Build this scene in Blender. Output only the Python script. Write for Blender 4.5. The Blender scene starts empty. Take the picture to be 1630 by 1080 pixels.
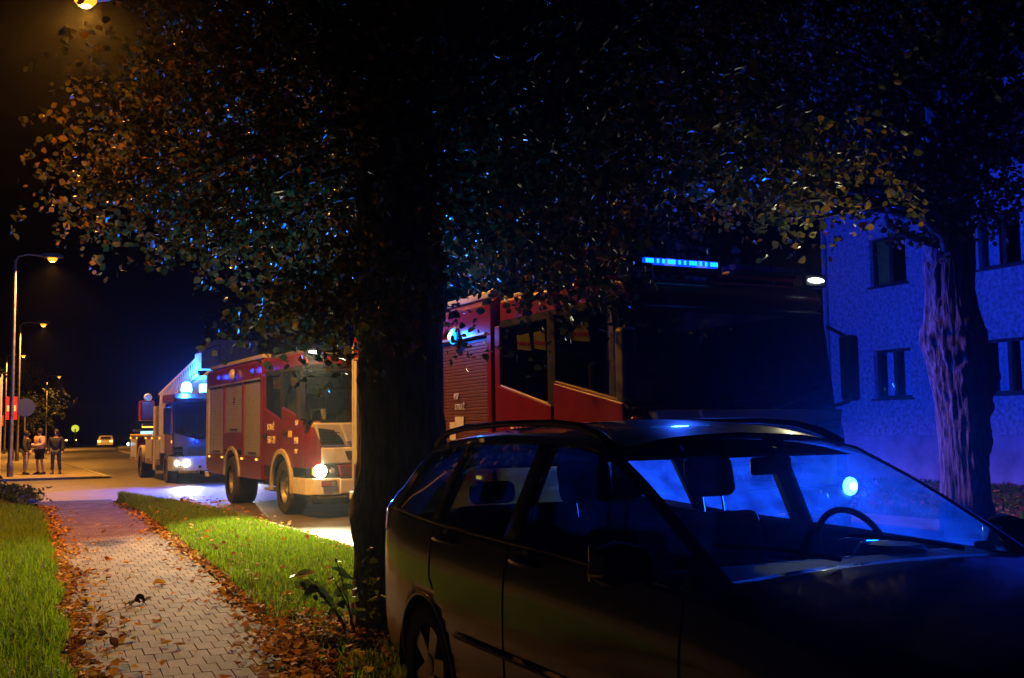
import bpy, bmesh, math, random
import numpy as np
from mathutils import Vector, Matrix, Quaternion, noise
R = math.radians
rnd = random.Random(7)
rng = np.random.default_rng(11)
scene = bpy.context.scene
COL = scene.collection

# ------------------------------------------------------------------ camera
cam_d = bpy.data.cameras.new('camera'); cam = bpy.data.objects.new('camera', cam_d); COL.objects.link(cam)
cam_d.sensor_width = 36.0; cam_d.lens = 36.0 * 1700 / 1630
cam_d.clip_start = 0.05; cam_d.clip_end = 3000
cam.matrix_world = (Matrix.Translation((0, 0, 1.5)) @ Matrix.Rotation(R(-26.8), 4, 'Z')
                    @ Matrix.Rotation(R(90 + 4.8), 4, 'X') @ Matrix.Rotation(R(-0.8), 4, 'Z'))
scene.camera = cam

# ------------------------------------------------------------------ night sky, exposure
world = bpy.data.worlds.new('World'); scene.world = world; world.use_nodes = True
wn = world.node_tree.nodes; wl = world.node_tree.links
bg = wn['Background']
sky = wn.new('ShaderNodeTexSky'); sky.sky_type = 'NISHITA'; sky.sun_disc = False
sky.sun_elevation = R(-9.0); sky.sun_rotation = R(200); sky.altitude = 0; sky.air_density = 1.0; sky.dust_density = 1.0
wl.new(sky.outputs[0], bg.inputs['Color']); bg.inputs['Strength'].default_value = 0.05
moon_d = bpy.data.lights.new('moon', 'SUN'); moon_d.energy = 0.0015; moon_d.angle = R(0.5); moon_d.color = (0.7, 0.8, 1.0)
moon = bpy.data.objects.new('moon', moon_d); COL.objects.link(moon); moon.rotation_euler = (R(50), 0, R(160))
vs = scene.view_settings
vs.view_transform = 'Standard'; vs.look = 'None'; vs.gamma = 1.0; vs.use_curve_mapping = False; vs.exposure = 0.0
cy = scene.cycles
cy.use_denoising = True; cy.max_bounces = 6; cy.diffuse_bounces = 2; cy.glossy_bounces = 3; cy.transmission_bounces = 4
cy.transparent_max_bounces = 16; cy.volume_bounces = 0; cy.caustics_reflective = False; cy.caustics_refractive = False
cy.sample_clamp_indirect = 3.0; cy.use_light_tree = True

# ------------------------------------------------------------------ materials
MATS = {}
def newmat(name):
    m = bpy.data.materials.new(name); m.use_nodes = True; MATS[name] = m
    nt = m.node_tree; b = nt.nodes['Principled BSDF']
    return m, nt, b
def node(nt, t, **kw):
    n = nt.nodes.new(t)
    for k, v in kw.items(): setattr(n, k, v)
    return n
def ramp(nt, stops):
    r = nt.nodes.new('ShaderNodeValToRGB'); e = r.color_ramp.elements
    while len(e) < len(stops): e.new(0.5)
    for i, (p, c) in enumerate(stops): e[i].position = p; e[i].color = (*c, 1)
    return r
def pm(name, col, rough=0.5, metal=0.0, vary=0.15, scale=6.0, bump=0.0, bscale=60.0, coat=0.0, spec=0.5, col2=None, obj_random=False):
    """painted / plain surface: colour varied by noise, fine relief by bump"""
    m, nt, b = newmat(name)
    tc = node(nt, 'ShaderNodeTexCoord'); nz = node(nt, 'ShaderNodeTexNoise'); nz.inputs['Scale'].default_value = scale
    nz.inputs['Detail'].default_value = 6
    nt.links.new(tc.outputs['Object'], nz.inputs['Vector'])
    c2 = col2 or tuple(max(0, c * (1 - 2 * vary)) for c in col)
    c1 = col if col2 else tuple(min(1, c * (1 + vary)) for c in col)
    rp = ramp(nt, [(0.3, c2), (0.7, c1)]); nt.links.new(nz.outputs['Fac'], rp.inputs[0])
    out = rp.outputs[0]
    if obj_random:
        oi = node(nt, 'ShaderNodeObjectInfo'); hs = node(nt, 'ShaderNodeHueSaturation')
        mp = node(nt, 'ShaderNodeMapRange'); mp.inputs['To Min'].default_value = 0.6; mp.inputs['To Max'].default_value = 1.35
        nt.links.new(oi.outputs['Random'], mp.inputs['Value']); nt.links.new(mp.outputs[0], hs.inputs['Value'])
        nt.links.new(out, hs.inputs['Color']); out = hs.outputs[0]
    nt.links.new(out, b.inputs['Base Color'])
    b.inputs['Roughness'].default_value = rough; b.inputs['Metallic'].default_value = metal
    b.inputs['Coat Weight'].default_value = coat; b.inputs['Coat Roughness'].default_value = 0.06
    b.inputs['Specular IOR Level'].default_value = spec
    if bump:
        n2 = node(nt, 'ShaderNodeTexNoise'); n2.inputs['Scale'].default_value = bscale; n2.inputs['Detail'].default_value = 5
        nt.links.new(tc.outputs['Object'], n2.inputs['Vector'])
        bp = node(nt, 'ShaderNodeBump'); bp.inputs['Strength'].default_value = bump; bp.inputs['Distance'].default_value = 0.02
        nt.links.new(n2.outputs['Fac'], bp.inputs['Height']); nt.links.new(bp.outputs[0], b.inputs['Normal'])
    return m
def emit(name, col, strength, sampled=False):
    m, nt, b = newmat(name)
    b.inputs['Base Color'].default_value = (0.02, 0.02, 0.02, 1)
    b.inputs['Emission Color'].default_value = (*col, 1); b.inputs['Emission Strength'].default_value = strength
    if not sampled: m.cycles.emission_sampling = 'NONE'
    return m
def glassmat(name, tint=(0.8, 0.9, 0.85), refl=0.07, dirt=0.0, dirtcol=(0.5, 0.5, 0.5)):
    m, nt, b = newmat(name)
    nt.nodes.remove(b); out = nt.nodes['Material Output']
    tr = node(nt, 'ShaderNodeBsdfTransparent'); tr.inputs[0].default_value = (*tint, 1)
    gl = node(nt, 'ShaderNodeBsdfGlossy'); gl.inputs['Roughness'].default_value = 0.03; gl.inputs[0].default_value = (1, 1, 1, 1)
    lw = node(nt, 'ShaderNodeLayerWeight'); pw = node(nt, 'ShaderNodeMath', operation='POWER'); pw.inputs[1].default_value = 5.0; nt.links.new(lw.outputs['Facing'], pw.inputs[0])
    fr = node(nt, 'ShaderNodeMapRange'); fr.inputs['To Min'].default_value = refl; fr.inputs['To Max'].default_value = 0.9; nt.links.new(pw.outputs[0], fr.inputs['Value'])
    mx = node(nt, 'ShaderNodeMixShader'); nt.links.new(fr.outputs[0], mx.inputs[0])
    nt.links.new(tr.outputs[0], mx.inputs[1]); nt.links.new(gl.outputs[0], mx.inputs[2])
    last = mx
    if dirt:
        tl = node(nt, 'ShaderNodeBsdfTranslucent'); tl.inputs[0].default_value = (*dirtcol, 1)
        df = node(nt, 'ShaderNodeBsdfDiffuse'); df.inputs[0].default_value = (*dirtcol, 1)
        ms = node(nt, 'ShaderNodeMixShader'); ms.inputs[0].default_value = 0.25
        nt.links.new(tl.outputs[0], ms.inputs[1]); nt.links.new(df.outputs[0], ms.inputs[2])
        tc = node(nt, 'ShaderNodeTexCoord'); nz = node(nt, 'ShaderNodeTexNoise'); nz.inputs['Scale'].default_value = 5; nz.inputs['Detail'].default_value = 8
        mpn = node(nt, 'ShaderNodeMapping'); mpn.inputs['Scale'].default_value = (1, 1, 2.5)
        nt.links.new(tc.outputs['Object'], mpn.inputs[0]); nt.links.new(mpn.outputs[0], nz.inputs['Vector'])
        mp = node(nt, 'ShaderNodeMapRange'); mp.inputs['From Min'].default_value = 0.35; mp.inputs['From Max'].default_value = 0.75
        mp.inputs['To Min'].default_value = dirt * 0.5; mp.inputs['To Max'].default_value = dirt * 1.6
        nt.links.new(nz.outputs['Fac'], mp.inputs['Value'])
        m2 = node(nt, 'ShaderNodeMixShader'); nt.links.new(mp.outputs[0], m2.inputs[0])
        nt.links.new(mx.outputs[0], m2.inputs[1]); nt.links.new(ms.outputs[0], m2.inputs[2]); last = m2
    nt.links.new(last.outputs[0], out.inputs['Surface'])
    return m
def leafmat(name, stops, transl=0.45, rough=0.4, spec=0.2):
    m, nt, b = newmat(name)
    g = node(nt, 'ShaderNodeNewGeometry'); rp = ramp(nt, stops)
    nt.links.new(g.outputs['Random Per Island'], rp.inputs[0])
    oi = node(nt, 'ShaderNodeObjectInfo')
    ad = node(nt, 'ShaderNodeMath', operation='ADD'); fr = node(nt, 'ShaderNodeMath', operation='FRACT')
    nt.links.new(g.outputs['Random Per Island'], ad.inputs[0]); nt.links.new(oi.outputs['Random'], ad.inputs[1])
    nt.links.new(ad.outputs[0], fr.inputs[0]); nt.links.new(fr.outputs[0], rp.inputs[0])
    nt.links.new(rp.outputs[0], b.inputs['Base Color']); b.inputs['Roughness'].default_value = rough; b.inputs['Specular IOR Level'].default_value = spec
    tl = node(nt, 'ShaderNodeBsdfTranslucent'); nt.links.new(rp.outputs[0], tl.inputs[0])
    mx = node(nt, 'ShaderNodeMixShader'); mx.inputs[0].default_value = transl
    nt.links.new(b.outputs[0], mx.inputs[1]); nt.links.new(tl.outputs[0], mx.inputs[2])
    nt.links.new(mx.outputs[0], nt.nodes['Material Output'].inputs['Surface'])
    return m

RED = pm('fire_red_paint', (0.125, 0.003, 0.005), 0.3, vary=0.12, coat=0.35)
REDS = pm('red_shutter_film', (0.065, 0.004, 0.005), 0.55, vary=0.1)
WHITE = pm('white_paint', (0.62, 0.62, 0.62), 0.3, vary=0.12, coat=0.4)
SILVER = pm('silver_mask', (0.55, 0.56, 0.58), 0.35, metal=0.3, vary=0.06)
ALU = pm('ribbed_aluminium', (0.42, 0.43, 0.44), 0.42, metal=0.5, vary=0.08)
CHROME = pm('bright_metal', (0.7, 0.7, 0.7), 0.2, metal=1.0, vary=0.05)
BLACK = pm('black_plastic', (0.012, 0.012, 0.013), 0.5, vary=0.3)
DARK = pm('dark_interior', (0.018, 0.018, 0.02), 0.9, vary=0.3, spec=0.04)
RUBBER = pm('tyre_rubber', (0.018, 0.018, 0.018), 0.85, vary=0.3, bump=0.3)
RIM = pm('wheel_steel', (0.25, 0.25, 0.26), 0.45, metal=0.6, vary=0.2)
CREAM = pm('arch_trim', (0.36, 0.34, 0.30), 0.5, vary=0.1)
YELLOW = pm('reflective_yellow', (0.75, 0.5, 0.04), 0.4, vary=0.05)
LETTER = pm('reflective_lettering', (0.8, 0.78, 0.7), 0.35, vary=0.05)
GREYPAPER = pm('sticker_grey', (0.5, 0.5, 0.48), 0.6, vary=0.15, scale=40)
HIVIS = pm('hi_vis_yellow', (0.75, 0.55, 0.02), 0.8, vary=0.1)
HIRED = pm('hi_vis_red', (0.7, 0.03, 0.02), 0.7, vary=0.1)
CARPAINT = pm('silver_grey_car_paint', (0.075, 0.08, 0.078), 0.30, metal=0.4, vary=0.06, coat=0.8)
CLOTH = pm('seat_cloth', (0.03, 0.03, 0.035), 0.9, vary=0.3, scale=40)
REDLENS = pm('red_lamp_lens', (0.35, 0.01, 0.01), 0.15, vary=0.1, coat=0.5)
CLEARLENS = pm('clear_lamp_lens', (0.6, 0.6, 0.6), 0.1, metal=0.5, vary=0.1)
ORANGELENS = pm('amber_lamp_lens', (0.8, 0.25, 0.02), 0.2, vary=0.1)
TGLASS = glassmat('truck_window_glass', (0.55, 0.6, 0.6))
CGLASS = glassmat('car_window_glass', (0.60, 0.72, 0.66), dirt=0.22, dirtcol=(0.55, 0.6, 0.58))
NEARG = glassmat('darkened_near_glass', (0.20, 0.36, 0.27), dirt=0.012, dirtcol=(0.4, 0.5, 0.45))  # near side only: darker green in place of reflections and a dark cabin
SCREEN = glassmat('car_windscreen_glass', (0.82, 0.90, 0.86), dirt=0.015, dirtcol=(0.55, 0.6, 0.58))
WGLASS = glassmat('house_window_glass', (0.85, 0.88, 0.88), refl=0.004)
LAMPGLASS = glassmat('lamp_glass', (0.95, 0.95, 0.95))
POLE = pm('galvanised_pole', (0.22, 0.22, 0.21), 0.55, metal=0.4, vary=0.2)
SODIUM = emit('sodium_lamp', (1.0, 0.36, 0.02), 2.0)
SODCORE = emit('sodium_core', (1.0, 0.60, 0.12), 12)
HEAD = emit('headlamp_on', (1.0, 0.86, 0.50), 40)
COOLW = emit('white_scene_lamp', (0.85, 0.95, 1.0), 14)
BLUEL = emit('blue_strobe', (0.003, 0.03, 1.0), 2.5)
BLUEHOT = emit('blue_beacon_hot', (0.10, 0.75, 1.0), 14)
BLUECORE = emit('beacon_core', (0.6, 0.95, 1.0), 20)
CYANL = emit('cyan_strobe_lens', (0.004, 0.30, 1.0), 3.2)
BLUED = emit('blue_strobe_dim', (0.03, 0.06, 1.0), 3)
MARK = emit('amber_marker_lamp', (1.0, 0.42, 0.04), 3)
TAIL = emit('tail_lamp_on', (1.0, 0.12, 0.02), 8)
TAILY = emit('brake_lamp_glare', (1.0, 0.45, 0.08), 10)

# ------------------------------------------------------------------ mesh helpers
class MB:
    def __init__(s): s.v = []; s.f = []
    def add(s, verts, faces):
        o = len(s.v); s.v += [tuple(p) for p in verts]; s.f += [tuple(i + o for i in f) for f in faces]; return s
    def box(s, x0, x1, y0, y1, z0, z1):
        return s.add([(x, y, z) for z in (z0, z1) for y in (y0, y1) for x in (x0, x1)],
                     [(0, 2, 3, 1), (4, 5, 7, 6), (0, 1, 5, 4), (1, 3, 7, 5), (3, 2, 6, 7), (2, 0, 4, 6)])
    def prism(s, poly, ax, a, b):
        n = len(poly)
        def P(p, t):
            return {'x': (t, p[0], p[1]), 'y': (p[0], t, p[1]), 'z': (p[0], p[1], t)}[ax]
        v = [P(p, a) for p in poly] + [P(p, b) for p in poly]
        f = [tuple(range(n)), tuple(range(2 * n - 1, n - 1, -1))] + [(i, i + n, (i + 1) % n + n, (i + 1) % n) for i in range(n)]
        return s.add(v, f)
    def tube(s, pts, rad, n=10, cap=True):
        pts = [Vector(p) for p in pts]; m = len(pts)
        rad = rad if isinstance(rad, (list, tuple)) else [rad] * m
        T = [(pts[min(i + 1, m - 1)] - pts[max(i - 1, 0)]).normalized() for i in range(m)]
        u = T[0].orthogonal().normalized(); rings = []
        for i in range(m):
            u = (u - T[i] * u.dot(T[i])).normalized(); w = T[i].cross(u)
            rings.append([pts[i] + (u * math.cos(2 * math.pi * k / n) + w * math.sin(2 * math.pi * k / n)) * rad[i] for k in range(n)])
        return s.loft(rings, cap)
    def loft(s, rings, cap=True, closed=True):
        n = len(rings[0]); v = [p for r in rings for p in r]; f = []
        for i in range(len(rings) - 1):
            for k in range(n if closed else n - 1):
                a, b = i * n + k, i * n + (k + 1) % n
                f.append((a, b, b + n, a + n))
        if cap: f += [tuple(range(n - 1, -1, -1)), tuple(range((len(rings) - 1) * n, len(rings) * n))]
        return s.add(v, f)
    def lathe(s, prof, ax='z', o=(0, 0, 0), n=24, cap=True):
        rings = []
        for r, h in prof:
            ring = []
            for k in range(n):
                c, d = r * math.cos(2 * math.pi * k / n), r * math.sin(2 * math.pi * k / n)
                p = {'z': (c, d, h), 'x': (h, c, d), 'y': (d, h, c)}[ax]
                ring.append((p[0] + o[0], p[1] + o[1], p[2] + o[2]))
            rings.append(ring)
        return s.loft(rings, cap)
    def build(s, name, mat, parent=None, bevel=0, smooth=False, seg=2, recalc=True):
        me = bpy.data.meshes.new(name); me.from_pydata(s.v, [], s.f)
        if recalc:
            bm = bmesh.new(); bm.from_mesh(me); bmesh.ops.recalc_face_normals(bm, faces=bm.faces); bm.to_mesh(me); bm.free()
        return meshobj(name, me, mat, parent, bevel, smooth, seg)
def meshobj(name, me, mat, parent=None, bevel=0, smooth=False, seg=2):
    if mat and not me.materials: me.materials.append(mat)
    o = bpy.data.objects.new(name, me); COL.objects.link(o); o.parent = parent
    if smooth: me.polygons.foreach_set('use_smooth', [True] * len(me.polygons))
    if bevel:
        md = o.modifiers.new('bevel', 'BEVEL'); md.width = bevel; md.segments = seg; md.limit_method = 'ANGLE'; md.angle_limit = R(40)
        if smooth: md.harden_normals = True
    return o
def npmesh(name, V, Fc, mat, parent=None, smooth=False):
    """numpy verts (N,3) and faces (M,k)"""
    me = bpy.data.meshes.new(name); M, k = Fc.shape
    me.vertices.add(len(V)); me.vertices.foreach_set('co', V.astype(np.float32).ravel())
    me.loops.add(M * k); me.loops.foreach_set('vertex_index', Fc.astype(np.int32).ravel())
    me.polygons.add(M); me.polygons.foreach_set('loop_start', np.arange(0, M * k, k, dtype=np.int32))
    me.polygons.foreach_set('loop_total', np.full(M, k, dtype=np.int32))
    me.update(calc_edges=True); me.validate()
    return meshobj(name, me, mat, parent, smooth=smooth)
def empty(name, loc=(0, 0, 0), rz=0.0, parent=None):
    o = bpy.data.objects.new(name, None); COL.objects.link(o); o.location = loc; o.rotation_euler = (0, 0, rz); o.parent = parent
    o.empty_display_size = 0.2
    return o
def tag(o, label=None, cat=None, group=None, kind=None):
    if label: o['label'] = label
    if cat: o['category'] = cat
    if group: o['group'] = group
    if kind: o['kind'] = kind
    return o
def lamp(name, kind, parent, loc, power, color, direction=None, angle=120, blend=0.5, radius=0.05):
    d = bpy.data.lights.new(name, kind); d.energy = power; d.color = color; d.shadow_soft_size = radius
    o = bpy.data.objects.new(name, d); COL.objects.link(o); o.parent = parent; o.location = loc
    if kind == 'SPOT': d.spot_size = R(angle); d.spot_blend = blend
    if direction is not None: o.rotation_mode = 'QUATERNION'; o.rotation_quaternion = Vector(direction).to_track_quat('-Z', 'Y')
    return o
def lettering(text, size, mat, parent, loc, face='left', depth=0.004, name='lettering'):
    cu = bpy.data.curves.new('text', 'FONT'); cu.body = text; cu.size = size; cu.extrude = depth; cu.align_x = 'CENTER'; cu.offset = size * 0.012
    to = bpy.data.objects.new('text', cu); COL.objects.link(to)
    dg = bpy.context.evaluated_depsgraph_get(); me = bpy.data.meshes.new_from_object(to.evaluated_get(dg))
    bpy.data.objects.remove(to); bpy.data.curves.remove(cu)
    me.materials.clear()
    o = meshobj(name, me, mat, parent)
    X, Y, Z = {'left': ((0, -1, 0), (0, 0, 1), (-1, 0, 0)), 'front': ((1, 0, 0), (0, 0, 1), (0, -1, 0))}[face]
    mt = Matrix((X, Y, Z)).transposed().to_4x4(); mt.translation = loc
    o.matrix_basis = mt
    return o
def copy_tree(o, parent=None):
    c = o.copy(); COL.objects.link(c); c.parent = parent
    for ch in list(o.children): copy_tree(ch, c)
    return c
def smoothn(x, y, s=0.0):
    return math.sin(x * 1.7 + s) * math.cos(y * 1.3 + 2 * s) + 0.5 * math.sin(x * 3.9 - y * 2.7 + s) + 0.25 * math.sin(x * 8.1 + y * 7.3 + 3 * s)
# ================================================================== SETTING
ROADZ = -0.08
def bend(y):                       # the road bends gently to the right far away
    return 0.0 if y < 70 else 0.0011 * (y - 70) ** 2
M_SOIL = pm('dark_soil', (0.05, 0.045, 0.03), 0.95, vary=0.4, scale=3, bump=0.6, bscale=20, col2=(0.02, 0.025, 0.01))
M_ASPH = pm('worn_asphalt', (0.075, 0.072, 0.07), 0.62, vary=0.3, scale=1.2, bump=0.35, bscale=220, spec=0.5)
M_KERB = pm('kerb_concrete', (0.28, 0.27, 0.25), 0.85, vary=0.25, scale=5, bump=0.4, bscale=90)
M_SLAB = pm('concrete_flags', (0.22, 0.20, 0.18), 0.8, vary=0.25, scale=2.5, bump=0.3, bscale=120)

def strip(xs0, xs1, ys, z, name, mat, crown=0.0):
    V = []; F = []
    for i, y in enumerate(ys):
        b = bend(y)
        a0, a1 = (xs0(y) if callable(xs0) else xs0), (xs1(y) if callable(xs1) else xs1)
        for t in (0, .25, .5, .75, 1):
            V.append((a0 + (a1 - a0) * t + b, y, z + crown * (1 - (2 * t - 1) ** 2)))
        if i:
            o = (i - 1) * 5
            F += [(o + k, o + k + 1, o + k + 6, o + k + 5) for k in range(4)]
    mb = MB().add(V, F)
    o = mb.build(name, mat, recalc=False); o['kind'] = 'structure'
    return o
gr = MB().add([(-260, -60, -0.2), (260, -60, -0.2), (260, 420, -0.2), (-260, 420, -0.2)], [(0, 1, 2, 3)]).build('ground', M_SOIL, recalc=False)
tag(gr, kind='structure')
ys_far = [-30 + 2 * i for i in range(55)] + [85 + 8 * i for i in range(40)]
strip(4.4, 10.8, ys_far, ROADZ, 'road', M_ASPH, crown=0.04)
# driveway that crosses the pavement from the road, and the far pavement
strip(-14, 4.45, [26.5, 28, 30, 32, 34, 36, 38, 40], -0.035, 'driveway', M_ASPH)
far_walk = strip(1.0, 4.2, [40.0 + 2 * i for i in range(24)] + [90 + 8 * i for i in range(30)], 0.03, 'far_pavement', M_SLAB)
strip(11.0, 13.2, ys_far, 0.03, 'pavement_across', M_SLAB)
# kerbs
def kerb(x0, x1, ys, name):
    mb = MB()
    for i in range(len(ys) - 1):
        y0, y1 = ys[i] + 0.006, ys[i + 1] - 0.006; b0, b1 = bend(y0), bend(y1); j = 0.006 * smoothn(y0, 1.0)
        mb.add([(x0 + b0, y0, -0.2), (x1 + b0, y0, -0.2), (x1 + b1, y1, -0.2), (x0 + b1, y1, -0.2),
                (x0 + b0, y0, 0.045 + j), (x1 + b0, y0, 0.04 + j), (x1 + b1, y1, 0.04 + j), (x0 + b1, y1, 0.045 + j)],
               [(0, 3, 2, 1), (4, 5, 6, 7), (0, 1, 5, 4), (1, 2, 6, 5), (2, 3, 7, 6), (3, 0, 4, 7)])
    return tag(mb.build(name, M_KERB), kind='structure')
kerb(4.2, 4.4, [-12 + i for i in range(38)], 'kerb_near')
kerb(4.2, 4.4, [40 + i for i in range(60)] + [104 + 5 * i for i in range(40)], 'kerb_far')
kerb(10.8, 11.0, [-12 + i for i in range(120)], 'kerb_across')
# rounded kerb at the corner of the driveway
pts = [(4.3, 41.2)] + [(3.5 + 0.8 * math.cos(R(a)), 40.9 - 0.8 * math.sin(R(a))) for a in range(0, 91, 15)] + [(3.5 - 0.6 * i, 40.1) for i in range(1, 12)]
mb = MB(); mb.loft([[(x - 0.08, y + 0.1, -0.1), (x - 0.08, y + 0.1, 0.05), (x + 0.04, y - 0.06, 0.05), (x + 0.04, y - 0.06, -0.1)] for x, y in pts])
tag(mb.build('kerb_corner', M_KERB), kind='structure')

# ------------------------------------------------------------------ brick path
def path_l(y): return 0.58 + 0.052 * (y - 7) - 0.0006 * (y - 7) ** 2
def path_r(y): return 1.95 + 0.085 * (y - 7) - 0.0018 * (y - 7) ** 2
M_BED = pm('path_joint_sand', (0.075, 0.056, 0.046), 0.95, vary=0.3, scale=20)
bed = strip(path_l, path_r, [2 + 0.8 * i for i in range(32)], -0.012, 'path', M_BED)
# paver colour: weathered red-brown concrete with one damp patch
M_PAV, nt, b = newmat('paver_concrete')
geo = node(nt, 'ShaderNodeNewGeometry'); oi = node(nt, 'ShaderNodeObjectInfo')
nz = node(nt, 'ShaderNodeTexNoise'); nz.inputs['Scale'].default_value = 2.2; nz.inputs['Detail'].default_value = 8
nt.links.new(geo.outputs['Position'], nz.inputs['Vector'])
rp = ramp(nt, [(0.3, (0.088, 0.063, 0.052)), (0.7, (0.15, 0.11, 0.09))]); nt.links.new(nz.outputs['Fac'], rp.inputs[0])
wn1 = node(nt, 'ShaderNodeTexWhiteNoise', noise_dimensions='1D')
ad = node(nt, 'ShaderNodeMath', operation='ADD'); nt.links.new(geo.outputs['Random Per Island'], ad.inputs[0]); nt.links.new(oi.outputs['Random'], ad.inputs[1])
nt.links.new(ad.outputs[0], wn1.inputs['W'])
mr = node(nt, 'ShaderNodeMapRange'); mr.inputs['To Min'].default_value = 0.80; mr.inputs['To Max'].default_value = 1.12
nt.links.new(wn1.outputs['Value'], mr.inputs['Value'])
hs = node(nt, 'ShaderNodeHueSaturation'); nt.links.new(rp.outputs[0], hs.inputs['Color']); nt.links.new(mr.outputs[0], hs.inputs['Value'])
# damp stain
vm = node(nt, 'ShaderNodeVectorMath', operation='SUBTRACT'); vm.inputs[1].default_value = (1.70, 15.9, 0)
nt.links.new(geo.outputs['Position'], vm.inputs[0])
v2 = node(nt, 'ShaderNodeVectorMath', operation='MULTIPLY'); v2.inputs[1].default_value = (1.9, 1.1, 0); nt.links.new(vm.outputs[0], v2.inputs[0])
vl = node(nt, 'ShaderNodeVectorMath', operation='LENGTH'); nt.links.new(v2.outputs[0], vl.inputs[0])
n3 = node(nt, 'ShaderNodeTexNoise'); n3.inputs['Scale'].default_value = 4.0; nt.links.new(geo.outputs['Position'], n3.inputs['Vector'])
ad2 = node(nt, 'ShaderNodeMath', operation='ADD'); nt.links.new(vl.outputs['Value'], ad2.inputs[0]); nt.links.new(n3.outputs['Fac'], ad2.inputs[1])
mr2 = node(nt, 'ShaderNodeMapRange'); mr2.inputs['From Min'].default_value = 0.85; mr2.inputs['From Max'].default_value = 1.2
mr2.inputs['To Min'].default_value = 0.32; mr2.inputs['To Max'].default_value = 1.0; nt.links.new(ad2.outputs[0], mr2.inputs['Value'])
mx = node(nt, 'ShaderNodeVectorMath', operation='SCALE'); nt.links.new(hs.outputs[0], mx.inputs[0]); nt.links.new(mr2.outputs[0], mx.inputs['Scale'])
nt.links.new(mx.outputs[0], b.inputs['Base Color']); b.inputs['Roughness'].default_value = 0.92; b.inputs['Specular IOR Level'].default_value = 0.15
n4 = node(nt, 'ShaderNodeTexNoise'); n4.inputs['Scale'].default_value = 160; nt.links.new(geo.outputs['Position'], n4.inputs['Vector'])
bp = node(nt, 'ShaderNodeBump'); bp.inputs['Strength'].default_value = 0.35; bp.inputs['Distance'].default_value = 0.01
nt.links.new(n4.outputs['Fac'], bp.inputs['Height']); nt.links.new(bp.outputs[0], b.inputs['Normal'])

PW, PL = 0.118, 0.245
def paver_verts(w, l, h=0.06, c=0.0025):
    a, bb = w / 2, l / 2
    V = [(-a, -bb, -h), (a, -bb, -h), (a, bb, -h), (-a, bb, -h), (-a, -bb, -c), (a, -bb, -c), (a, bb, -c), (-a, bb, -c),
         (-a + c, -bb + c, 0), (a - c, -bb + c, 0), (a - c, bb - c, 0), (-a + c, bb - c, 0)]
    F = [(0, 1, 5, 4), (1, 2, 6, 5), (2, 3, 7, 6), (3, 0, 4, 7), (4, 5, 9, 8), (5, 6, 10, 9), (6, 7, 11, 10), (7, 4, 8, 11), (8, 9, 10, 11)]
    return V, F
pv, pf = paver_verts(PW - 0.0045, PL - 0.003)
pav_me = bpy.data.meshes.new('paver'); pav_me.from_pydata(pv, [], pf); pav_me.materials.append(M_PAV)
cells = []
ny = int((26.4 - 4.2) / PL)
for i in range(ny):
    y = 4.2 + i * PL
    xl, xr = path_l(y), path_r(y); xc = 1.27 + 0.0685 * (y - 7) - 0.0012 * (y - 7) ** 2
    n = int((xr - xl) / PW / 2) + 2
    for k in range(-n, n + 1):
        x = xc + (k + (0.5 if i % 2 else 0)) * PW
        if xl + PW * 0.4 < x < xr - PW * 0.4: cells.append((x, y))
cells_near = sorted([c for c in cells if c[1] > 5.6], key=lambda c: c[1])[:300]
near_set = set(cells_near)
def slope(y): return 0.0685 - 0.0024 * (y - 7)
far_mb = MB()
for (x, y) in cells:
    a = -math.atan(slope(y)) + rnd.gauss(0, 0.006); z = 0.001 + rnd.gauss(0, 0.0005)
    if (x, y) in near_set:
        o = bpy.data.objects.new('paver', pav_me); COL.objects.link(o); o.parent = bed
        o.location = (x, y, z + 0.0); o.rotation_euler = (rnd.gauss(0, .0015), rnd.gauss(0, .003), a)
    else:
        c, s = math.cos(a), math.sin(a)
        far_mb.add([(x + p[0] * c - p[1] * s, y + p[0] * s + p[1] * c, z + p[2]) for p in pv], pf)
tag(far_mb.build('paver_field', M_PAV, bed, recalc=False), kind='stuff')

# ------------------------------------------------------------------ verges: soil sheets with grass
def verge(name, x0, x1, y0, y1, hump, nx=14, nyy=60):
    V = []; F = []
    for i in range(nyy + 1):
        y = y0 + (y1 - y0) * i / nyy
        a, b2 = x0(y), x1(y)
        for k in range(nx + 1):
            t = k / nx; x = a + (b2 - a) * t
            z = 0.0 + hump * (math.sin(math.pi * t) ** 0.6) + 0.015 * smoothn(x * 2, y * 2)
            V.append((x, y, z))
    for i in range(nyy):
        for k in range(nx):
            o = i * (nx + 1) + k; F.append((o, o + 1, o + nx + 2, o + nx + 1))
    o = MB().add(V, F).build(name, M_SOIL, recalc=False, smooth=True); o['kind'] = 'structure'
    return o
def vr1(y): return 4.2 if y < 20 else 4.2 - 0.18 * (y - 20) ** 1.1
verge('verge_by_road', lambda y: path_r(y) + 0.02, lambda y: max(vr1(y), path_r(y) + 0.05), -8, 25.6, 0.07)
verge('verge_by_hedge', lambda y: -8.0, lambda y: path_l(y) - 0.02, -6, 24.5, 0.05, nx=20)
verge('lawn_across', lambda y: 13.2, lambda y: 21.1, -10, 70, 0.08, nx=10)
verge('verge_beyond', lambda y: -14.0, lambda y: 0.9, 40.4, 140, 0.05, nx=10)

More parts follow.
